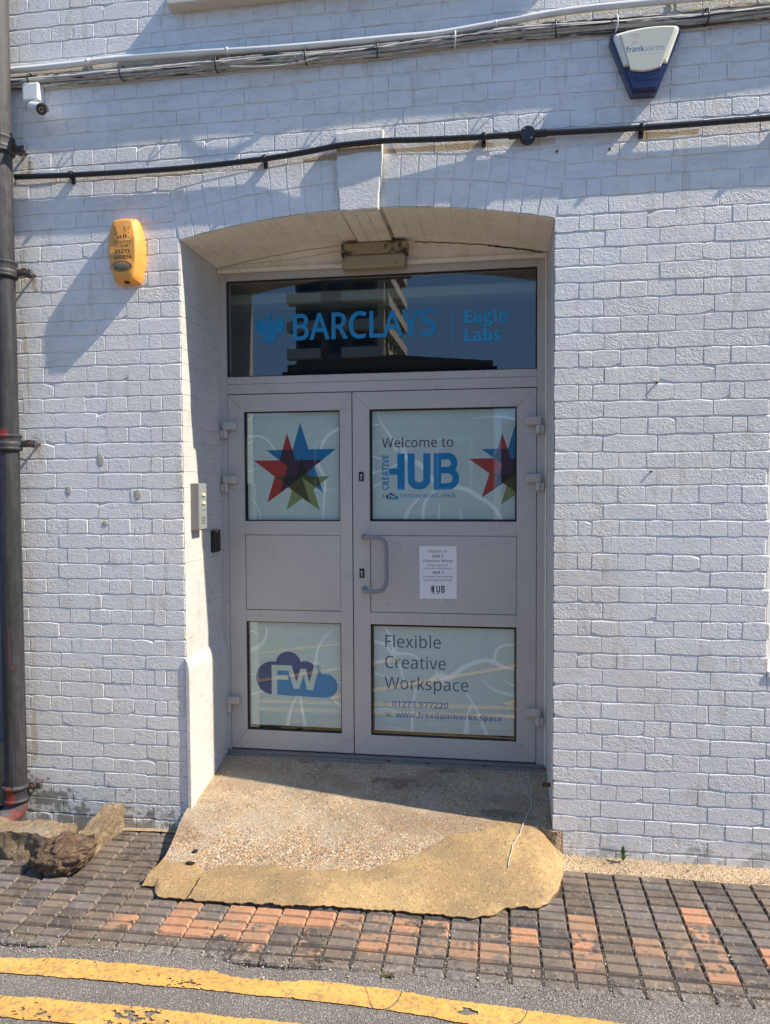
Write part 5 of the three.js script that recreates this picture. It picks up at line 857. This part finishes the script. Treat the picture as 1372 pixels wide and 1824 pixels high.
// weeds
{
  const leafM = new THREE.MeshPhysicalMaterial({ color: lin(0.10, 0.20, 0.035), roughness: 0.6, transmission: 0.25, thickness: 0, side: THREE.DoubleSide });
  const blade = (len, w, bend) => { const pos = [], idx = [], n = 6; for (let i = 0; i <= n; i++) { const t = i / n, ww = w * Math.sin(Math.PI * Math.pow(t, 0.75) * 0.97 + 0.05), z = len * t, y = bend * Math.sin(t * 2.2) * len; pos.push(-ww, y + ww * 0.3, z, 0, y, z, ww, y + ww * 0.3, z); } for (let i = 0; i < n; i++) for (let k = 0; k < 2; k++) { const a = i * 3 + k; idx.push(a, a + 1, a + 3, a + 1, a + 4, a + 3); } const g = new THREE.BufferGeometry(); g.setAttribute('position', new THREE.Float32BufferAttribute(pos, 3)); g.setIndex(idx); g.computeVertexNormals(); return g; };
  const w = thing('weed_plant', 'small green weed growing at the foot of the right brick wall', 'plant'); const cx = 0.305, cz = 0.028, cy = pave(cx, cz) + 0.006;
  mesh('stem', tube([[cx, cy - 0.005, cz], [cx + 0.002, cy + 0.02, cz + 0.003], [cx, cy + 0.045, cz + 0.004]], 0.002, 8, 5), leafM, w);
  for (let i = 0; i < 11; i++) { const g = blade(rr(0.026, 0.042), rr(0.006, 0.009), rr(0.1, 0.55)); g.rotateX(-rr(0.0, 0.9) - (i > 7 ? 0.5 : 0)); g.rotateY(i * 2.4 + rr(-0.3, 0.3)); mesh('leaf', g.translate(cx, cy + 0.006 + i * 0.0035, cz + 0.006), leafM, w); }
  const tuft = (name, label, x, z, y, n, s) => { const gs = []; for (let i = 0; i < n; i++) { const g = blade(rr(0.4, 1) * s, 0.18 * s, rr(0.1, 0.6)); g.rotateX(-rr(0.1, 1.2)); g.rotateY(rr(0, 6.3)); gs.push(g.translate(x + rr(-1, 1) * s * 1.6, y, z + rr(-1, 1) * s * 0.6)); } const o = mesh(name, mergeGeometries(gs), mat([0.13, 0.12, 0.035], 0.8)); tag(o, label, 'plant'); return o; };
  tuft('moss_tuft', 'yellow-green moss tuft where the pavers meet the road', -0.628, 0.918, pave(-0.63, 0.92) - 0.006, 70, 0.014).userData.kind = 'stuff';
  tuft('moss_tuft', 'tiny green sprig under the chipped edge of the cement apron', -0.219, 0.49, pave(-0.22, 0.49) - 0.004, 14, 0.010).userData.kind = 'stuff';
}
// ---------------------------------------------------------------- neighbours: beside the building, and across the street (mirrored in the fanlight and panes)
{
  const n = thing('side_passage', 'dark walled passage left of the drainpipe', 'wall');
  mesh('wall', triUV(bb(-9, -2.74, -0.4, 5, -1.6, -1.4)), mat([0.24, 0.20, 0.17], 0.9, { bumpMap: per(paintBump, 0.6), bumpScale: 0.004 }), n);
  mesh('ledge', triUV(rough(new THREE.BoxGeometry(0.5, 0.22, 0.3, 8, 6, 6).translate(-3.05, -0.05, -0.35), 0.02, 8, 601)), M.cement, n);
}
{ // tower block, about 70 m away
  const t = thing('tower_block', 'concrete tower block with balconies mirrored in the fanlight glass', 'building');
  const conc = mat([0.20, 0.19, 0.17], 0.9), pale = mat([0.55, 0.50, 0.42], 0.85), dark = mat([0.03, 0.035, 0.045], 0.2), x0 = -20.9, x1 = -12.3, z0 = 70, z1 = 86, fl = 2.75, N = 12;
  mesh('wall', bb(x0, x1, -0.3, N * fl + 1, z0, z1), conc, t);
  for (let i = 0; i < N; i++) {
    const y = i * fl + 1.2;
    for (const [a, b] of [[x0 + 0.3, x0 + 2.6], [x0 + 3.4, x0 + 5.2], [x0 + 6.0, x1 - 0.4]]) mesh('window', bb(a, b, y, y + 1.35, z0 - 0.05, z0 + 0.02), dark, t);
    for (const [a, b] of [[x0 - 0.6, x0 + 2.9], [x1 - 3.6, x1 + 0.7]]) mesh('balcony', merge([bb(a, b, y - 0.75, y - 0.6, z0 - 1.3, z0 - 0.06), bb(a, b, y - 0.6, y + 0.25, z0 - 1.3, z0 - 1.2)]), pale, t);
    mesh('balcony', merge([bb(x1 + 0.02, x1 + 1.0, y - 0.75, y - 0.55, z0 + 0.5, z1 - 0.5), bb(x1 + 0.9, x1 + 1.0, y - 0.55, y + 0.25, z0 + 0.5, z1 - 0.5)]), pale, t);
  }
  for (let k = 0; k < 6; k++) mesh('pier', bb(x1 + 0.01, x1 + 0.5, 0, N * fl + 0.9, z0 + 0.6 + k * 2.8, z0 + 1.1 + k * 2.8), pale, t);
}
{ // low dark building facing the doorway
  const b = thing('low_building', 'low dark gabled building mirrored along the bottom of the fanlight', 'building');
  const wm = mat([0.16, 0.13, 0.11], 0.9), s = new THREE.Shape(); s.moveTo(-5.6, -0.3); s.lineTo(-0.4, -0.3); s.lineTo(-0.4, 4.58); s.lineTo(-2.9, 4.80); s.lineTo(-5.6, 4.62); s.closePath();
  mesh('wall', triUV(new THREE.ExtrudeGeometry(s, { depth: 8, bevelEnabled: false }).translate(0, 0, 14)), wm, b);
  mesh('parapet', bb(-5.7, -0.3, 4.30, 4.42, 13.86, 13.99), mat([0.03, 0.03, 0.035], 0.8), b);
  for (const x of [-4.9, -3.4, -1.8]) { const w = mesh('window', bb(x, x + 0.9, 1.4, 2.7, 13.93, 14.02), mat([0.6, 0.6, 0.58], 0.5), b); mesh('window_pane', bb(x + 0.08, x + 0.82, 1.48, 2.62, 13.90, 13.929), M.black, w); }
  // pale palisade fence beside it
  const f = thing('palisade_fence', 'pale metal palisade fence across the street, mirrored in the left door pane', 'fence'), fm = mat([0.6, 0.6, 0.58], 0.6);
  for (let i = 0; i < 16; i++) { const x = -9.2 + i * 0.2; mesh('pale', bb(x, x + 0.1, -0.2, 2.4, 11, 11.03), fm, f); }
  for (const y of [0.3, 1.9]) mesh('rail', bb(-9.3, -5.9, y, y + 0.08, 11.031, 11.07), fm, f);
}

for (const [x0, x1, h, label] of [[-34, -5.75, 3.3, 'added unseen brick wall across the street beside the low gabled building'], [-0.2, 30, 3.1, 'added unseen brick wall across the street opposite the right brick pier']]) {
  const w = thing('added_street_wall', label, 'wall');  // unseen walls added so the door panes mirror something dark instead of sky
  mesh('wall', triUV(bb(x0, x1, -0.3, h, 15, 15.3)), mat([0.24, 0.17, 0.13], 0.9), w);
  mesh('coping', bb(x0, x1, h, h + 0.12, 14.95, 15.35), mat([0.35, 0.33, 0.3], 0.9), w);
}
renderer.render(scene, camera);
